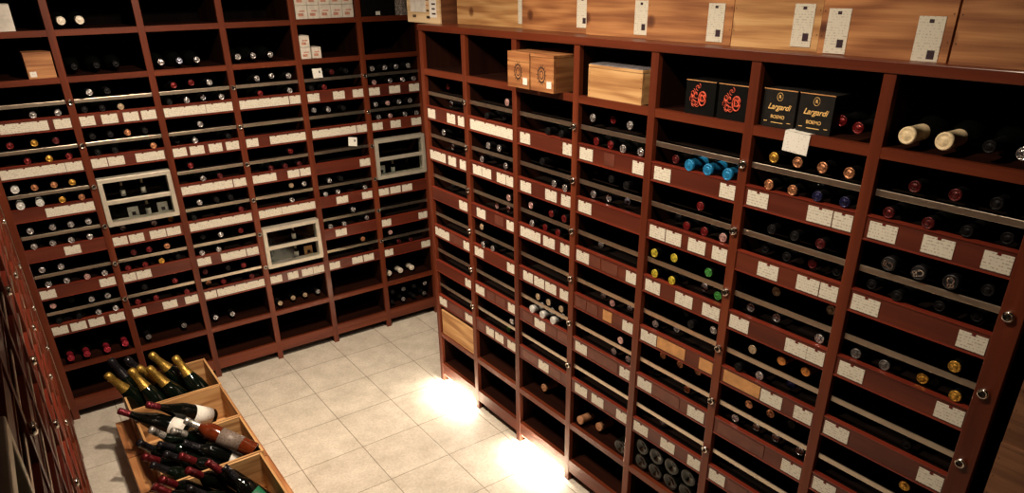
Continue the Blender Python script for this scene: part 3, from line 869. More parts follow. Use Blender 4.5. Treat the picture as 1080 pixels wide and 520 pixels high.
def cap_mesh(kind):
    if kind not in CAPS_MESH:
        r = CAP[kind][2]
        mb = MB()
        z0 = 0.232 if kind in ('Cork', 'Tip', 'Blue') else 0.242
        r0 = 0.0175 if z0 < 0.24 else 0.0145
        r0 = max(r0, r * 0.95)
        # sleeve round the neck, then the stamped disc at its end
        sleeve = [(r0 + 0.0008, z0), (r * 1.01, z0 + 0.018), (r, 0.290), (r * 1.06, 0.2905), (r * 1.06, 0.2960), (r * 1.03, 0.2985)]
        disc = [(r * 1.03, 0.2985), (r, 0.3000), (r * 0.86, 0.3010), (r * 0.80, 0.2998), (r * 0.52, 0.2998), (r * 0.46, 0.3008), (0.0001, 0.3008)]
        mb.lathe(sleeve, 20, 0)
        mb.lathe(disc, 20, 1)
        same = kind in ('Blue', 'Cork', 'Tip', 'Wbig', 'pinkred', 'white', 'dark', 'Mono', 'orange')
        mats = [CAP[kind][1] if same else CAP['dark'][1], CAP[kind][1]]
        if kind == 'Mono':
            mats.append(M['chrome'])
            # the end of the capsule looks along +z; lettering lies on it
            merge_text(mb, 'CB', 0.021, Matrix.Translation((0, 0, 0.3014)) @ Matrix.Rotation(R(0), 4, 'Z'), 2, 0, 0.0006, 0.0005)
        CAPS_MESH[kind] = mb.mesh('capsule', mats)
    return CAPS_MESH[kind]


def put_bottle(base, direction, kind, label, group, body=None, roll=0.0, name='wine_bottle', capk=None):
    q = direction.to_track_quat('Z', 'Y') @ Matrix.Rotation(roll, 3, 'Z').to_quaternion()
    o = link(name, body or BODY)
    o.location = base
    o.rotation_euler = q.to_euler()
    tag(o, label, 'wine bottle', group)
    c = link('capsule', cap_mesh(kind), o)
    return o


def where(k, n):
    if n == 1:
        return None
    if k == 0:
        return 'leftmost'
    if k == n - 1:
        return 'rightmost'
    return ORD[k + 1] + ' from left'


RACKN = {'A': 'back rack', 'B': 'right rack'}
for (rk, col, row, tier), L in BOTTLES.items():
    P = A_POSTS if rk == 'A' else B_POSTS
    F = ra if rk == 'A' else rb
    out = Vector((0, -1, 0)) if rk == 'A' else Vector((-1, 0, 0))
    n = len(L)
    for k, (x, d, c) in enumerate(L):
        rr = 0.0345
        if row == 't0':
            z, place = Z_T0 + rr, 'upper open shelf'
        elif row == 't1':
            z, place = Z_T1 + rr, ('lower open shelf above the slots' if rk == 'A' else 'open top shelf')
        elif row == 'k1':
            z, place = Z_K1 + rr, 'low open shelf'
        elif row == 'k2':
            z, place = Z_K2 + rr, 'bottom shelf'
        elif tier == 'u':
            z, place = KNOB[row - 1] + 0.0339, 'upper tier, %s slot row' % ORD[row]
        else:
            z, place = KNOB[row - 1] - 0.0395, 'lower tier, %s slot row' % ORD[row]
        w = where(k, n)
        bay = '%s bay of %s' % (ORD[col], RACKN[rk])
        nm = CAP[c][0].replace(' ', '-')
        label = '%s-capped bottle, %s%s, %s' % (nm, (w + ' on ') if w else 'alone on ', place, bay)
        if len(label.replace('-', ' ').split()) > 16:
            label = label.replace(' slot row', ' row').replace(' above the slots', '').replace(' bay of ', ' bay, ')
        d = max(0.0, d - 0.004)
        base = F(P[col - 1] + x, 0.300 + d, z)
        o = put_bottle(base, out, c, label, 'bottles lying in the %s' % RACKN[rk], BODY, 0.0)
        if c == 'Mono':
            o.rotation_euler = (out.to_track_quat('Z', 'Y') @ Matrix.Rotation(R(180 + (-15, 20, 100)[k % 3]), 3, 'Z').to_quaternion()).to_euler()

# bottles lying the other way round, flat bases to the front
def reversed_bottle(F, x, z, lab, grp, out):
    base = F(x, 0.018, z)
    return put_bottle(base, -out, 'dark', lab, grp, BODY)


OB = Vector((-1, 0, 0))
OA = Vector((0, -1, 0))
xs = [B_POSTS[4] + v for v in (0.055, 0.130, 0.205, 0.280)]
for k, x in enumerate(xs):
    reversed_bottle(rb, x, Z_K1 + .0345, 'dark bottle base, %s, lower layer, low shelf, fifth bay, right rack' % where(k, 4), 'bottles stacked base outwards', OB)
    reversed_bottle(rb, x + (0.0 if k < 3 else 0.004), Z_K1 + .1040, 'dark bottle base, %s, upper layer, low shelf, fifth bay, right rack' % where(k, 4), 'bottles stacked base outwards', OB)
reversed_bottle(rb, B_POSTS[3] + 0.300, Z_K1 + .0345, 'dark bottle showing its round base, right end of low shelf, fourth bay of right rack', 'bottles stacked base outwards', OB)
for k in range(4):
    for j in range(2):
        cc = ('dark', 'silver', 'dark', 'grey')[(k + 2 * j) % 4]
        put_bottle(ra(A_POSTS[5] + 0.052 + 0.078 * k + 0.008 * j, 0.335, Z_K2 + .0345 + 0.0695 * j), OA, cc,
                   '%s-capped bottle, %s, %s layer, bottom shelf, sixth bay, back rack' % (CAP[cc][0], where(k, 4), ('lower', 'upper')[j]), 'bottles on the bottom shelf of the back rack')

# ------------------------------------------------------------------ aluminium display frames in three slots
def display_case(F, rz, x0, x1, z0, z1, label, contents):
    w = x1 - x0
    o = F(x0, 0, z0)
    t = empty('display_case', o, rz, label, 'display case', 'aluminium display cases')
    h = z1 - z0
    b_ = 0.020
    y0, y1 = -0.012, 0.034
    fr = MB()
    zm = h * 0.5

    def ring(a, c, e, g, ya, yb, tn, mi=0):
        fr.box(a, c, ya, yb, g - tn, g, mi)
        fr.box(a, c, ya, yb, e, e + tn, mi)
        fr.box(a, a + tn, ya, yb, e + tn, g - tn, mi)
        fr.box(c - tn, c, ya, yb, e + tn, g - tn, mi)
    ring(0, w, 0, h, y0, y1, b_)
    fr.build('frame', M['alu_frame'], t, bevel=0.002)
    MB().box(b_, w - b_, y0 + 0.002, y0 + 0.016, zm - b_ / 2, zm + b_ / 2).build('middle_bar', M['alu_frame'], t, bevel=0.0015)
    MB().box(b_, w - b_, y0 + 0.018, y0 + 0.021, b_, h - b_).build('glass_pane', M['glass'], t)
    MB().box(b_, w - b_, y1, 0.30, 0.0, 0.004).build('tray', M['inside'], t)
    MB().box(b_, w - b_, y1, 0.30, zm - 0.006, zm - 0.003).build('tray', M['inside'], t)
    for (fx, lev, kind, lab) in contents:
        zz = z0 + (0.004 if lev == 0 else zm - 0.003)
        xx = x0 + b_ + fx * (w - 2 * b_)
        if kind == 'mini':
            mb = MB()
            s = 0.27
            mb.lathe([(r * s * 1.25, hh * s) for r, hh in BORD], 16)
            ob = mb.build('miniature_bottle', M['glass_dark'], None, F(xx, 0.06, zz))
            tag(ob, lab, 'miniature bottle', 'miniature bottles in the display cases')
            c1 = MB().lathe([(0.0058, 0.062), (0.0058, 0.0815), (0.0001, 0.0815)], 12).build('capsule', CAP['tan'][1], ob)
            c2 = MB().lathe([(0.0117, 0.012), (0.0118, 0.012), (0.0118, 0.042), (0.0117, 0.042)], 16).build('label', M['label_white'], ob)
        elif kind == 'glass':
            mb = MB()
            mb.lathe([(0.0001, 0), (0.016, 0.0005), (0.016, 0.0015), (0.002, 0.004), (0.0015, 0.040), (0.008, 0.046), (0.014, 0.058), (0.0125, 0.082), (0.0118, 0.082), (0.0133, 0.058), (0.007, 0.048), (0.0001, 0.044)], 20)
            ob = mb.build('wine_glass', M['glass'], None, F(xx, 0.06, zz))
            tag(ob, lab, 'wine glass', 'small glasses in the display cases')
        else:
            mt = {'white': M['label_white'], 'gold': M['tan_card'], 'cream': M['white_card']}[kind]
            mb = MB().box(-0.024, 0.024, -0.0015, 0.0015, 0, 0.060, 0).box(-0.02, 0.02, 0.0015, 0.02, 0, 0.002, 0).box(-0.008, 0.010, -0.002, -0.0015, 0.018, 0.036, 1)
            ob = mb.build('display_label', [mt, M['ink']], None, F(xx, 0.055, zz), (0, 0, rz))
            tag(ob, lab, 'display card', 'standing cards in the display cases')
    return t


display_case(ra, 0, A_POSTS[1] + 0.0165, A_POSTS[2] - 0.0165, 0.957, 1.187, 'aluminium display case with glass front in second bay of back rack',
             [(0.3, 1, 'mini', 'miniature bottle with tan neck, upper left level of display case, second bay'),
              (0.62, 1, 'mini', 'miniature bottle with tan neck, upper right level of display case, second bay'),
              (0.14, 0, 'glass', 'small clear glass at lower left in display case, second bay'),
              (0.38, 0, 'cream', 'cream card standing at lower middle in display case, second bay'),
              (0.62, 0, 'mini', 'miniature bottle at lower right of middle in display case, second bay'),
              (0.86, 0, 'white', 'white card with dark print, lower right in display case, second bay')])
display_case(ra, 0, A_POSTS[3] + 0.0165, A_POSTS[4] - 0.0165, 0.567, 0.798, 'aluminium display case with glass front low in fourth bay of back rack',
             [(0.6, 1, 'mini', 'miniature bottle with tan neck, upper level of display case, fourth bay'),
              (0.10, 0, 'glass', 'leftmost small clear glass in lower level of display case, fourth bay'),
              (0.35, 0, 'glass', 'second small clear glass in lower level of display case, fourth bay'),
              (0.60, 0, 'mini', 'miniature bottle beside golden card, lower level of display case, fourth bay'),
              (0.85, 0, 'gold', 'golden brown card at lower right in display case, fourth bay')])
display_case(ra, 0, A_POSTS[5] + 0.0165, A_POSTS[6] - 0.0165, 0.957, 1.187, 'aluminium display case with glass front in sixth bay, next to the corner',
             [(0.12, 0, 'white', 'white card with dark print, lower left in display case, sixth bay'),
              (0.4, 0, 'mini', 'miniature bottle with tan neck, lower middle in display case, sixth bay'),
              (0.75, 0, 'glass', 'small clear glass at lower right in display case, sixth bay')])
display_case(rc, R(90), C_POSTS[1] + 0.0165, C_POSTS[2] - 0.0165, 1.340, 1.572, 'aluminium display case with glass front in the left rack, close to the camera',
             [(0.3, 0, 'white', 'white card at left in the left rack display case'),
              (0.7, 0, 'mini', 'miniature bottle at right in the left rack display case')])
# loose paper tags leaning on the rails of the fifth bay
for (x, z, lab) in ((A_POSTS[4] + 0.094, KNOB[0] + 0.033, 'square tan paper tag leaning over the top rail, fifth bay of back rack'),
                    (A_POSTS[4] + 0.249, KNOB[2] + 0.037, 'tilted white paper tag above the third rail, fifth bay of back rack')):
    o = MB().box(-0.026, 0.026, -0.0006, 0.0006, -0.024, 0.024, 0).box(0.008, 0.016, -0.0010, -0.0006, 0.0, 0.012, 1).build('paper_tag', [M['white_card'], M['ink']], None, ra(x, 0.006, z), (R(-12), R(10) if z < 1.3 else 0, 0))
    tag(o, lab, 'paper tag', 'paper tags on the back rack')
# folded card over the open shelf edge of the right rack
o = MB().box(-0.036, 0.036, -0.0012, 0, -0.050, 0.0015, 0).box(-0.036, 0.036, -0.0012, 0.03, 0.0003, 0.0015, 0).build('shelf_card', M['white_card'], None, rb(1.945, -0.0006, Z_T1), (0, R(3), R(-90)))
tag(o, 'white handwritten card hanging over shelf edge below the black gold-lettered cartons', 'card')

# ------------------------------------------------------------------ wooden cases
def stamp_card(parent, x, y, z, rz=R(-90)):
    c = MB().box(-0.0285, 0.0285, -0.0015, 0, -0.050, 0.050, 0).box(0.004, 0.020, -0.0022, -0.0015, -0.036, -0.018, 1).box(-0.005, 0.005, -0.0022, -0.0015, 0.037, 0.044, 1)
    return c.build('price_card', [M['tall_card'], M['ink']], parent, (x, y, z), (0, 0, rz))


def wooden_case(name, x0, x1, y0, y1, z0, h, mat, label, group, lidfrac=0.0, cards=(), rot=0.0, end_mat=None):
    """x0 is the face towards the aisle; y0 the end nearest the camera"""
    t = empty(name, ((x0 + x1) / 2, (y0 + y1) / 2, z0), rot, label, 'wooden case', group)
    hx, hy = (x1 - x0) / 2, (y1 - y0) / 2
    th = 0.009
    lh = 0.009 if not lidfrac else h * lidfrac
    hb = h - lh - 0.001
    mb = MB()
    mb.box(-hx, -hx + th, -hy, hy, 0, hb, 0)
    mb.box(hx - th, hx, -hy, hy, 0, hb, 0)
    mb.box(-hx + th, hx - th, -hy + 0.0015, -hy + th, 0, hb, 1)
    mb.box(-hx + th, hx - th, hy - th, hy - 0.0015, 0, hb, 1)
    mb.box(-hx + th, hx - th, -hy + th, hy - th, 0.001, th, 1)
    # nail heads at the corners
    for yy in (-hy + 0.006, hy - 0.006):
        for k in range(3):
            zz = h * (0.2 + 0.28 * k)
            mb.box(-hx - 0.0004, -hx, yy - 0.0014, yy + 0.0014, zz - 0.0014, zz + 0.0014, 2)
    mb.build('case_body', [mat, end_mat or mat, M['burn']], t, bevel=0.001)
    if lidfrac:
        MB().box(-hx, hx, -hy, hy, hb + 0.001, h).build('lid', mat, t, bevel=0.001)
    else:
        MB().box(-hx - 0.001, hx, -hy, hy, hb + 0.001, h).build('lid', mat, t, bevel=0.001)
    for (yc, zc) in cards:
        stamp_card(t, -hx - 0.0006, yc - (y0 + y1) / 2, zc - z0)
    return t


TB = 1.832
GT = 'wooden wine cases lined up on top of the right rack'
# first case, turned pale end outwards, with shipping papers
t = wooden_case('wooden_wine_case', 0.072, 0.50, -0.845, -0.545, TB, 0.19, M['pine_pale'], 'pale case with shipping papers at the corner end of the right rack top', GT, end_mat=M['pine_brown'])
hx = 0.214
pp = MB().box(-hx - 0.0014, -hx - 0.0003, -0.03, 0.115, 0.045, 0.175, 0)
pp.build('shipping_sheet', M['marble_box'], t)
pp = MB().box(-hx - 0.0014, -hx - 0.0003, -0.125, -0.065, 0.025, 0.165, 0)
for k in range(6):
    pp.box(-hx - 0.0018, -hx - 0.0014, -0.118 + 0.004 * (k % 2), -0.085, 0.037 + 0.02 * k, 0.044 + 0.02 * k, 1 if k % 2 else 2)
for k in range(4):
    pp.box(-hx - 0.0018, -hx - 0.0003, -0.056, -0.035, 0.05 + 0.022 * k, 0.056 + 0.022 * k, 2 if k != 1 else 3)
for (yy, zz, ww) in ((0.095, 0.022, 0.012), (0.078, 0.022, 0.012), (-0.035, 0.020, 0.03)):
    pp.box(-hx - 0.0018, -hx - 0.0003, yy - ww, yy, zz, zz + 0.011, 2)
pp.build('shipping_label', [M['label_white'], M['burn'], M['burn'], M['pink_ink']], t)
tops = [(0.150, -1.390, -0.868, 'pine_y', [(-1.358, 1.897)], 'long pale pine case'),
        (0.118, -1.794, -1.396, 'pine_warm', [(-1.752, 1.900)], 'reddish pine case with dark knot'),
        (0.094, -2.098, -1.800, 'pine_warm', [(-2.062, 1.892)], 'warm pine case'),
        (0.075, -2.428, -2.106, 'pine_warm', [(-2.372, 1.889)], 'warm pine case with centred low grain'),
        (0.068, -2.700, -2.436, 'pine_y', [(-2.652, 1.892)], 'short yellowish pine case'),
        (0.050, -3.020, -2.712, 'pine_warm', [(-2.758, 1.884), (-2.973, 1.873)], 'pine case carrying two printed cards'),
        (0.030, -3.300, -3.034, 'pine_warm', [], 'dim pine case without a card')]
labs = ['pale case with one printed card, second from the corner on top of right rack',
        'reddish pine case, third from the corner on top of right rack',
        'warm pine case, fourth from the corner on top of right rack',
        'warm pine case, fifth from the corner on top of right rack, above black cartons',
        'yellowish pine case with card at its right edge, above the charcoal cartons',
        'pine case carrying two printed cards, on top of the right rack',
        'dim pine case without a card, nearest end of the right rack top']
for (x0, y0, y1, mt, cds, nm), lb in zip(tops, labs):
    wooden_case('wooden_wine_case', x0, x0 + 0.335, y0, y1, TB, 0.20, M[mt], lb, GT, 0.0, cds)


def sun_mark(mb, x, y, z, r, mi):
    """ring with rays branded on a case face looking towards -x; z scale makes it oval"""
    n = 28
    for (ra_, rb_) in ((r, r * 0.80), (r * 0.55, r * 0.42)):
        vs, fs = [], []
        for i in range(n):
            a = 2 * PI * i / n
            for q in (ra_, rb_):
                for dx in (-0.0006, 0.0002):
                    vs.append((x + dx, y + q * math.cos(a), z + q * 1.25 * math.sin(a)))
        for i in range(n):
            j = (i + 1) % n
            A_, B_ = i * 4, j * 4
            fs += [(A_, B_, B_ + 2, A_ + 2), (A_ + 1, A_ + 3, B_ + 3, B_ + 1), (A_, A_ + 1, B_ + 1, B_), (A_ + 2, B_ + 2, B_ + 3, A_ + 3)]
        mb.add(vs, fs, mi)
    for i in range(14):
        a = 2 * PI * i / 14
        c = Vector((x, y + r * 1.0 * math.cos(a), z + r * 1.25 * math.sin(a)))
        e = Vector((x, y + r * 1.42 * math.cos(a), z + r * 1.7 * math.sin(a)))
        tn = Vector((0, -math.sin(a), math.cos(a))) * 0.0016
        mb.add([c - tn + Vector((-.0006, 0, 0)), c + tn + Vector((-.0006, 0, 0)), e + Vector((-.0006, 0, 0)), c - tn, c + tn, e], [(0, 1, 2), (5, 4, 3), (0, 3, 4, 1), (1, 4, 5, 2), (2, 5, 3, 0)], mi)


for k, (y0, y1, lb) in enumerate(((-1.655, -1.521, 'small wooden case with sun emblem, left of the pair on the open shelf'),
                                  (-1.794, -1.662, 'small wooden case with sun emblem and hand slot, right of the pair'))):
    x0 = -0.042
    t = wooden_case('sun_emblem_case', x0, x0 + 0.33, y0, y1, Z_T1, 0.124, M['pine_warm'], lb, 'sun emblem cases on the open shelf', 0.27 if k == 0 else 0.0, (), 0.0, M['pine_warm_x'])
    mb = MB()
    sun_mark(mb, -0.165, 0.002, 0.056, 0.022, 0)
    mb.build('sun_emblem', M['burn'], t)
    MB().box(-0.1664, -0.165, -0.055, -0.029, 0.014, 0.038, 0).build('sticker', M['label_white'], t)
    if k == 1:
        MB().box(0.060, 0.118, -0.0664, -0.0655, 0.083, 0.100, 0).build('hand_slot', M['screw'], t)

t = wooden_case('wooden_wine_case', 0.010, 0.315, -2.166, -1.915, Z_T1, 0.103, M['pine_y'], 'pale striped pine case with grey film lid on the open shelf, fourth bay', 'wooden cases inside the racks', 0.0, (), 0.0, M['pine_x'])
MB().box(-0.150, 0.150, -0.122, 0.122, 0.1032, 0.1060).build('film_cover', M['grey_lid'], t)
wooden_case('wooden_wine_case', 0.008, 0.30, -1.120, -0.812, Z_K1, 0.140, M['pine_y'], 'pale pine case on the low shelf at the corner end of right rack', 'wooden cases inside the racks')
# small case in the back rack
t = empty('wooden_wine_case', ra(0.283, 0.150, Z_T1), 0, 'orange-brown wooden box with white sticker, upper left of back rack', 'wooden case', 'wooden cases inside the racks')
MB().box(-0.052, 0.052, -0.145, 0.12, 0, 0.099).build('case_body', M['pine_warm_x'], t, bevel=0.001)
MB().box(-0.053, 0.053, -0.146, 0.121, 0.0995, 0.106).build('lid', M['pine_warm_x'], t, bevel=0.001)
MB().box(-0.045, -0.020, -0.1462, -0.1451, 0.008, 0.030).build('sticker', M['label_white'], t)

# cases stacked on the floor beyond the near end of the right rack
for k in range(7):
    dx = (0.004, 0.0, 0.006, 0.002, 0.005, 0.0, 0.004)[k]
    lb = 'dull brown case, %s in floor stack at near end of right rack' % ('topmost', 'second from top', 'third from top', 'fourth from top', 'third from bottom', 'second from bottom', 'bottom one')[6 - k]
    wooden_case('wooden_wine_case', 0.012 + dx, 0.34 + dx, -3.85, -3.352, 0.1755 * k, 0.1750, M['pine_grey'], lb, 'stacked wooden cases beside the right rack')

# ------------------------------------------------------------------ cartons
for k, (y0, y1) in enumerate(((-2.447, -2.337), (-2.566, -2.455))):
    t = empty('black_carton', (0.09, (y0 + y1) / 2, Z_T1), 0, 'black carton with red ornate emblem, %s of the pair on the open shelf' % ('left', 'right')[k], 'carton', 'black cartons with red emblem')
    hy = (y1 - y0) / 2 - 0.001
    MB().box(-0.075, 0.08, -hy, hy, 0, 0.094).build('carton_body', M['black_card'], t, bevel=0.001)
    MB().box(-0.0762, -0.0748, -hy - .0004, hy + .0004, 0.0925, 0.0945).build('lid_edge', M['tan_card'], t)
    mb = MB()
    rg = random.Random(3)
    fx = -0.0758
    for i in range(18):
        a0 = rg.uniform(0, 6.28)
        cq, cw = rg.uniform(0, 6.28), rg.uniform(0.012, 0.030)
        cy, cz = 0.004 + cw * math.cos(cq) * 0.9, 0.049 + cw * math.sin(cq)
        rr = rg.uniform(0.005, 0.011)
        pts = [(fx, cy + rr * (1 - 0.05 * s) * math.cos(a0 + s * 0.45), cz + rr * (1 - 0.05 * s) * math.sin(a0 + s * 0.45)) for s in range(13)]
        tube(mb, pts, 0.0009, 5, 0)
    pts = [(fx - 0.0004, -0.010 + 0.013 * math.cos(a), 0.046 + 0.019 * math.sin(a)) for a in [2 * PI * s / 20 for s in range(21)]]
    tube(mb, pts, 0.0020, 6, 0)
    merge_text(mb, 'D', 0.026, Matrix.Translation((fx - 0.0004, -0.010, 0.046)) @ Matrix(((0, 0, -1, 0), (-1, 0, 0, 0), (0, 1, 0, 0), (0, 0, 0, 1))), 0, 0, 0.0004)
    mb.build('red_emblem', M['red_ink'], t)

TXT = Matrix(((0, 0, -1, 0), (-1, 0, 0, 0), (0, 1, 0, 0), (0, 0, 0, 1)))   # lettering that reads from -x
for k, (y0, y1) in enumerate(((-2.700, -2.600), (-2.803, -2.706))):
    t = empty('charcoal_carton', (0.095, (y0 + y1) / 2, Z_T1), 0, 'charcoal carton with gold script lettering, %s of the pair on the open shelf' % ('left', 'right')[k], 'carton', 'charcoal cartons with gold lettering')
    hy = (y1 - y0) / 2 - 0.001
    MB().box(-0.075, 0.08, -hy, hy, 0, 0.096).build('carton_body', M['grey_card'], t, bevel=0.001)
    MB().box(-0.0762, -0.0748, -hy - .0004, hy + .0004, 0.0942, 0.0964).build('lid_edge', M['tan_card'], t)
    mb = MB()
    fx = -0.0755
    merge_text(mb, 'Largardi', 0.0200, Matrix.Translation((fx, 0, 0.052)) @ Matrix.Rotation(R(0), 4, 'X') @ TXT, 0, 0.4, 0.0002)
    merge_text(mb, 'BOEMO', 0.0120, Matrix.Translation((fx, 0, 0.027)) @ TXT, 0, 0, 0.0001)
    mb.box(fx - .0004, fx, -0.018, 0.018, 0.012, 0.0135, 0)
    mb.box(fx - .0004, fx, -0.040, -0.030, 0.014, 0.0155, 0)
    mb.box(fx - .0004, fx, 0.030, 0.040, 0.014, 0.0155, 0)
    pts = [(fx, 0.0085 * math.cos(a), 0.078 + 0.010 * math.sin(a)) for a in [2 * PI * s / 16 for s in range(17)]]
    tube(mb, pts, 0.0006, 5, 0)
    merge_text(mb, 'R', 0.011, Matrix.Translation((fx, 0, 0.078)) @ TXT, 0, 0, 0.0003)
    mb.build('gold_lettering', M['gold_ink'], t)


def gift_carton(x0, x1, z0, h, lb):
    t = empty('gift_carton', ra((x0 + x1) / 2, 0.06, z0), 0, lb, 'carton', 'small white cartons in the back rack')
    hw = (x1 - x0) / 2 - 0.0015
    MB().box(-hw, hw, -0.045, 0.05, 0, h - 0.001).build('carton_body', M['white_box'], t, bevel=0.001)
    mb = MB().box(-hw * 0.62, hw * 0.30, -0.0456, -0.045, h * 0.20, h * 0.42, 0).box(-hw * 0.40, hw * 0.62, -0.0456, -0.045, h * 0.52, h * 0.62, 0)
    mb.build('print', M['pink_ink'], t)


s5 = A_POSTS[4] + 0.022
for j in range(2):
    for i in range(5):
        gift_carton(s5 + 0.0635 * i, s5 + 0.0635 * (i + 1), Z_T0 + 0.001 + 0.0645 * j, 0.064, 'white carton, %s in %s row of five, upper shelf, back rack' % (where(i, 5), ('bottom', 'top')[j]))
gift_carton(s5 - 0.001, s5 + 0.055, Z_T1 + .001, 0.056, 'white carton, lower one of two stacked at left, lower open shelf, fifth bay')
gift_carton(s5 - 0.001, s5 + 0.055, Z_T1 + .058, 0.056, 'white carton, top of two stacked at left, lower open shelf, fifth bay')
gift_carton(s5 + 0.060, s5 + 0.112, Z_T1 + .001, 0.055, 'single white carton right of the stacked pair, lower open shelf, fifth bay')
t = empty('mottled_carton', ra(0.130, 0.08, Z_T0), 0, 'white mottled carton on the upper shelf, first bay of back rack', 'carton')
MB().box(-0.105, 0.105, -0.07, 0.15, 0.0005, 0.105).build('carton_body', M['marble_box'], t, bevel=0.0015)
MB().box(-0.1055, 0.1055, -0.0705, 0.1505, 0.0525, 0.0545).build('seam', M['white_box'], t)
t = empty('black_carton', ra(A_POSTS[5] + 0.135, 0.09, Z_T0), 0, 'plain black carton with small white label, upper shelf near the corner', 'carton')
MB().box(-0.105, 0.085, -0.07, 0.12, 0.0005, 0.150).build('carton_body', M['black_card'], t, bevel=0.001)
MB().box(-0.026, 0.0, -0.0712, -0.0702, 0.006, 0.024).build('label', M['label_white'], t)
# clear-wrapped packet beside it
mb = MB()
g = random.Random(5)
prof = [(0.045, 0.0), (0.050, 0.02), (0.042, 0.05), (0.046, 0.08), (0.030, 0.105), (0.0001, 0.11)]
mb.lathe([(0.0001, 0)] + prof, 14, 0, Matrix.Identity(4), False)
mb.v = [(x + g.uniform(-.005, .005), y + g.uniform(-.005, .005), z + (g.uniform(-.004, .004) if z > 0.01 else 0.0)) for x, y, z in mb.v]
o = mb.build('wrapped_packet', M['film'], None, ra(A_POSTS[5] + 0.285, 0.07, Z_T0 + 0.0005))
tag(o, 'crumpled clear-wrapped packet at the corner of the upper shelf', 'packet')

# ------------------------------------------------------------------ crates on the floor with bottles
def crate(x0, x1, y0, y1, z0, h, label, rot=0.0):
    t = empty('open_wooden_crate', ((x0 + x1) / 2, (y0 + y1) / 2, z0), rot, label, 'wooden crate', 'open crates of bottles on the floor')
    hx, hy, th = (x1 - x0) / 2, (y1 - y0) / 2, 0.009
    MB().box(-hx, -hx + th, -hy, hy, 0, h).build('end_panel', M['pine_y'], t, bevel=0.001)
    MB().box(hx - th, hx, -hy, hy, 0, h).build('end_panel', M['pine_y'], t, bevel=0.001)
    MB().box(-hx + th, hx - th, -hy, -hy + th, 0, h).build('side_panel', M['pine_x'], t, bevel=0.001)
    MB().box(-hx + th, hx - th, hy - th, hy, 0, h).build('side_panel', M['pine_x'], t, bevel=0.001)
    MB().box(-hx + th, hx - th, -hy + th, hy - th, 0.0, 0.008).build('base_panel', M['pine_x'], t)
    return t


for k in range(4):
    y1 = -0.470 - 0.336 * k
    wooden_case('wooden_wine_case', -1.563, -1.068, y1 - 0.330, y1, 0.0, 0.174, M['pine_warm'],
                'closed brown case on the floor under the open crates, %s from back rack' % ORD[k + 1], 'closed cases under the open crates')
ZC = 0.1745
CR = [(-1.504, -1.120, -0.726, -0.424), (-1.498, -1.124, -1.040, -0.732), (-1.489, -1.128, -1.352, -1.046), (-1.475, -1.140, -1.664, -1.358)]
cl = ['open crate nearest the back rack, holding gold-necked champagne bottles', 'open crate with two burgundy-foiled bottles lying across it',
      'open crate crammed with dark bottles and one rose bottle', 'open crate nearest the camera, holding red-foiled and green-labelled bottles']
for (x0, x1, y0, y1), lb in zip(CR, cl):
    crate(x0, x1, y0, y1, ZC, 0.176, lb)

FOILS = {'champ': foil('champagne_gold_foil', (0.42, 0.26, 0.055), 0.8, 0.36, 0.35, 0.7),
         'blackfoil': foil('glossy_black_foil', (0.015, 0.014, 0.018), 0.4, 0.2, 0.4),
         'burg': foil('burgundy_foil', (0.16, 0.014, 0.024), 0.55, 0.28, 0.5, 0.6),
         'stripe': foil('pale_silver_foil', (0.55, 0.52, 0.48), 0.7, 0.3, 0.4, 0.3),
         'winered': foil('wine_red_foil', (0.12, 0.009, 0.012), 0.45, 0.3, 0.4, 0.5)}
foil_meshes = {}


def foil_mesh(kind, champ):
    key = (kind, champ)
    if key not in foil_meshes:
        mb = MB()
        if champ:
            mb.lathe([(0.0262, 0.203), (0.0245, 0.212), (0.0195, 0.236), (0.0158, 0.272), (0.0178, 0.276), (0.0185, 0.290), (0.0178, 0.302), (0.0120, 0.310), (0.0001, 0.312)], 20)
        else:
            mb.lathe([(0.0150, 0.238), (0.0143, 0.262), (0.0140, 0.284), (0.0150, 0.285), (0.0150, 0.294), (0.0140, 0.3005), (0.0001, 0.3010)], 20)
            if kind in ('stripe', 'winered', 'burg'):
                for zz in (0.266, 0.272, 0.278):
                    mb.lathe([(0.0143, zz), (0.0149, zz + 0.001), (0.0149, zz + 0.002), (0.0142, zz + 0.003)], 20, 1)
        foil_meshes[key] = mb.mesh('foil', [FOILS[kind], CAP['dark'][1] if kind == 'stripe' else FOILS[kind]])
    return foil_meshes[key]


BURG = [(0.0001, 0.012), (0.026, 0.003), (0.036, 0.0), (0.0400, 0.005), (0.0400, 0.135), (0.0375, 0.155), (0.030, 0.180), (0.021, 0.210), (0.0155, 0.236), (0.0138, 0.262), (0.0135, 0.296), (0.0001, 0.296)]
BU_BODY = bottle_mesh(BURG, M['glass_dark'], 'wine_bottle', 24)
ROSE = bottle_mesh(BORD, M['rose'], 'rose_wine_bottle', 24)


def crate_bottle(base, tip, body, kind, champ, label, group, lab=None, rl=0.0345, z0=0.05, z1=0.14):
    base, tip = Vector(base), Vector(tip)
    d = (tip - base).normalized()
    o = link('champagne_bottle' if champ else 'wine_bottle', body)
    o.location = base
    o.rotation_euler = d.to_track_quat('Z', 'Y').to_euler()
    tag(o, label, 'wine bottle', group)
    link('foil', foil_mesh(kind, champ), o)
    if lab:
        mb = MB()
        mb.lathe([(rl, z0), (rl + 0.0006, z0), (rl + 0.0006, z1), (rl, z1)], 24)
        mb.build('label', M[lab], o)
    return o


def leaning(tip, toward, *a, **k):
    tip, toward = Vector(tip), Vector(toward)
    base = tip + (toward - tip).normalized() * 0.300
    return crate_bottle(base, tip, *a, **k)


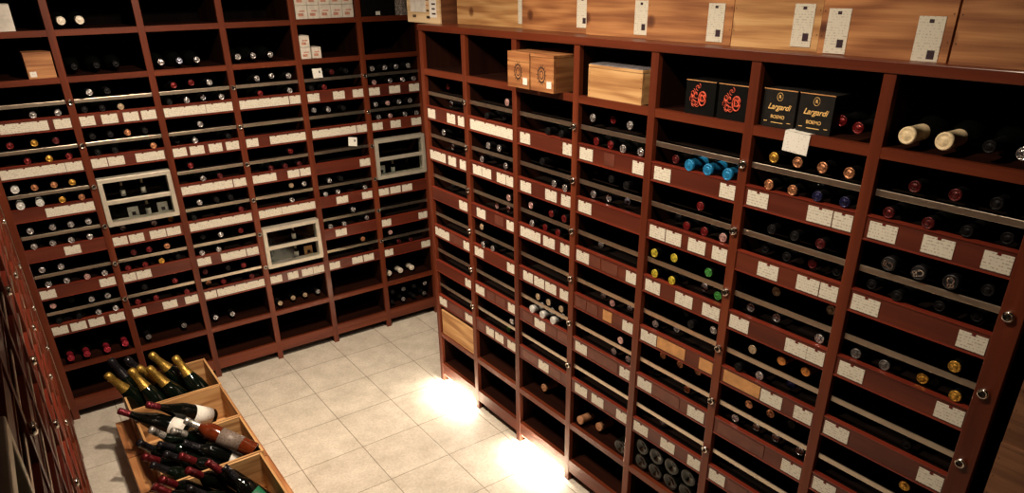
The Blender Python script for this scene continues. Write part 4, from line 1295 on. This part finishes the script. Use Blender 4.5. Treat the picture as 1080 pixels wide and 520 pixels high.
G1 = 'champagne bottles standing in the crate nearest the back rack'
for tip, to, kd, lb in (
        ((-1.341, -0.445, 0.451), (-1.187, -0.527, 0.206), 'champ', 'gold-foiled champagne bottle leaning furthest back, in crate nearest back rack'),
        ((-1.258, -0.539, 0.448), (-1.162, -0.688, 0.206), 'champ', 'gold-foiled champagne bottle furthest right in crate nearest back rack'),
        ((-1.539, -0.548, 0.457), (-1.387, -0.593, 0.203), 'champ', 'gold-foiled champagne bottle leaning out over left edge of its crate'),
        ((-1.445, -0.555, 0.453), (-1.341, -0.689, 0.205), 'champ', 'upright gold-foiled champagne bottle, second from left in crate nearest back rack'),
        ((-1.412, -0.530, 0.443), (-1.236, -0.588, 0.207), 'champ', 'gold-foiled champagne bottle half hidden behind its neighbours, middle of crate'),
        ((-1.377, -0.590, 0.456), (-1.243, -0.684, 0.204), 'champ', 'gold-foiled champagne bottle in the front middle of crate nearest back rack'),
        ((-1.505, -0.413, 0.461), (-1.394, -0.515, 0.202), 'blackfoil', 'black-foiled bottle at back left corner of crate nearest back rack'),
        ((-1.442, -0.423, 0.449), (-1.288, -0.508, 0.206), 'blackfoil', 'black-foiled bottle behind the gold necks, second from left at crate back')):
    leaning(tip, to, CH_BODY, kd, True, lb, G1)
G2 = 'burgundy-foiled bottles lying across the second crate'
leaning((-1.444, -0.879, 0.440), (-1.205, -0.846, 0.262), BU_BODY, 'burg', False, 'burgundy-foiled bottle with white label, right of the two lying across second crate', G2, 'label_white', .0402, .02, .10)
leaning((-1.545, -0.785, 0.400), (-1.322, -0.956, 0.296), BU_BODY, 'burg', False, 'burgundy-foiled bottle with its neck over the left edge of second crate', G2, 'label_white', .0402, .02, .08)
G3 = 'bottles jumbled in the third crate'
leaning((-1.347, -1.126, 0.457), (-1.152, -1.318, 0.334), ROSE, 'stripe', False, 'amber rose wine bottle with grey label lying on top of third crate', G3, 'label_grey', .0345, .06, .15)
leaning((-1.471, -1.081, 0.440), (-1.275, -1.100, 0.214), BODY_G, 'stripe', False, 'bottle with striped pale foil, left of the two in third crate', G3)
leaning((-1.404, -1.146, 0.442), (-1.194, -1.092, 0.236), BODY_G, 'stripe', False, 'bottle with striped pale foil, right of the two in third crate', G3)
leaning((-1.381, -1.196, 0.404), (-1.146, -1.298, 0.247), BODY, 'blackfoil', False, 'dark bottle with white label lying beside the rose bottle in third crate', G3, 'label_white', .0345, .04, .12)
dk = [((-1.524, -1.157, 0.445), (-1.353, -1.116, 0.202), 'blackfoil', 'at the left edge of third crate, furthest back'),
      ((-1.525, -1.221, 0.418), (-1.317, -1.184, 0.205), 'winered', 'at the left edge of third crate, middle'),
      ((-1.464, -1.178, 0.422), (-1.228, -1.177, 0.237), 'blackfoil', 'second from left in third crate, standing behind a red foil'),
      ((-1.457, -1.250, 0.417), (-1.244, -1.238, 0.206), 'blackfoil', 'in the middle of third crate, in front of striped foils'),
      ((-1.511, -1.290, 0.416), (-1.299, -1.309, 0.205), 'blackfoil', 'at the front left corner of third crate'),
      ((-1.413, -1.298, 0.419), (-1.204, -1.311, 0.205), 'winered', 'at the front middle of third crate, by the divider')]
for tip, to, kd, pl in dk:
    leaning(tip, to, BODY_G if kd == 'blackfoil' else BODY, kd, False, '%s-foiled dark bottle %s' % ('black' if kd == 'blackfoil' else 'red', pl), G3)
G4 = 'bottles in the crate nearest the camera'
for tip, to, body, kd, lb, lab in (
        ((-1.344, -1.420, 0.433), (-1.170, -1.523, 0.211), BODY, 'winered', 'red-foiled dark bottle, rightmost red foil in crate nearest the camera', None),
        ((-1.414, -1.429, 0.434), (-1.224, -1.400, 0.204), BODY, 'winered', 'red-foiled dark bottle in the back middle of crate nearest the camera', None),
        ((-1.502, -1.430, 0.435), (-1.313, -1.399, 0.204), BODY, 'winered', 'red-foiled dark bottle, second from left in crate nearest the camera', None),
        ((-1.532, -1.450, 0.433), (-1.331, -1.524, 0.223), BODY, 'winered', 'red-foiled dark bottle leaning over left edge of crate nearest the camera', None),
        ((-1.301, -1.480, 0.428), (-1.171, -1.634, 0.205), BODY, 'blackfoil', 'black-necked bottle with green label in crate nearest the camera', 'label_green'),
        ((-1.434, -1.521, 0.421), (-1.228, -1.559, 0.206), BODY_G, 'blackfoil', 'black-foiled dark bottle in the middle of crate nearest the camera', None),
        ((-1.505, -1.539, 0.403), (-1.290, -1.617, 0.208), BODY_G, 'blackfoil', 'black-foiled dark bottle at front left of crate nearest the camera', None)):
    leaning(tip, to, body, kd, False, lb, G4, lab, .0345, .045, .165)
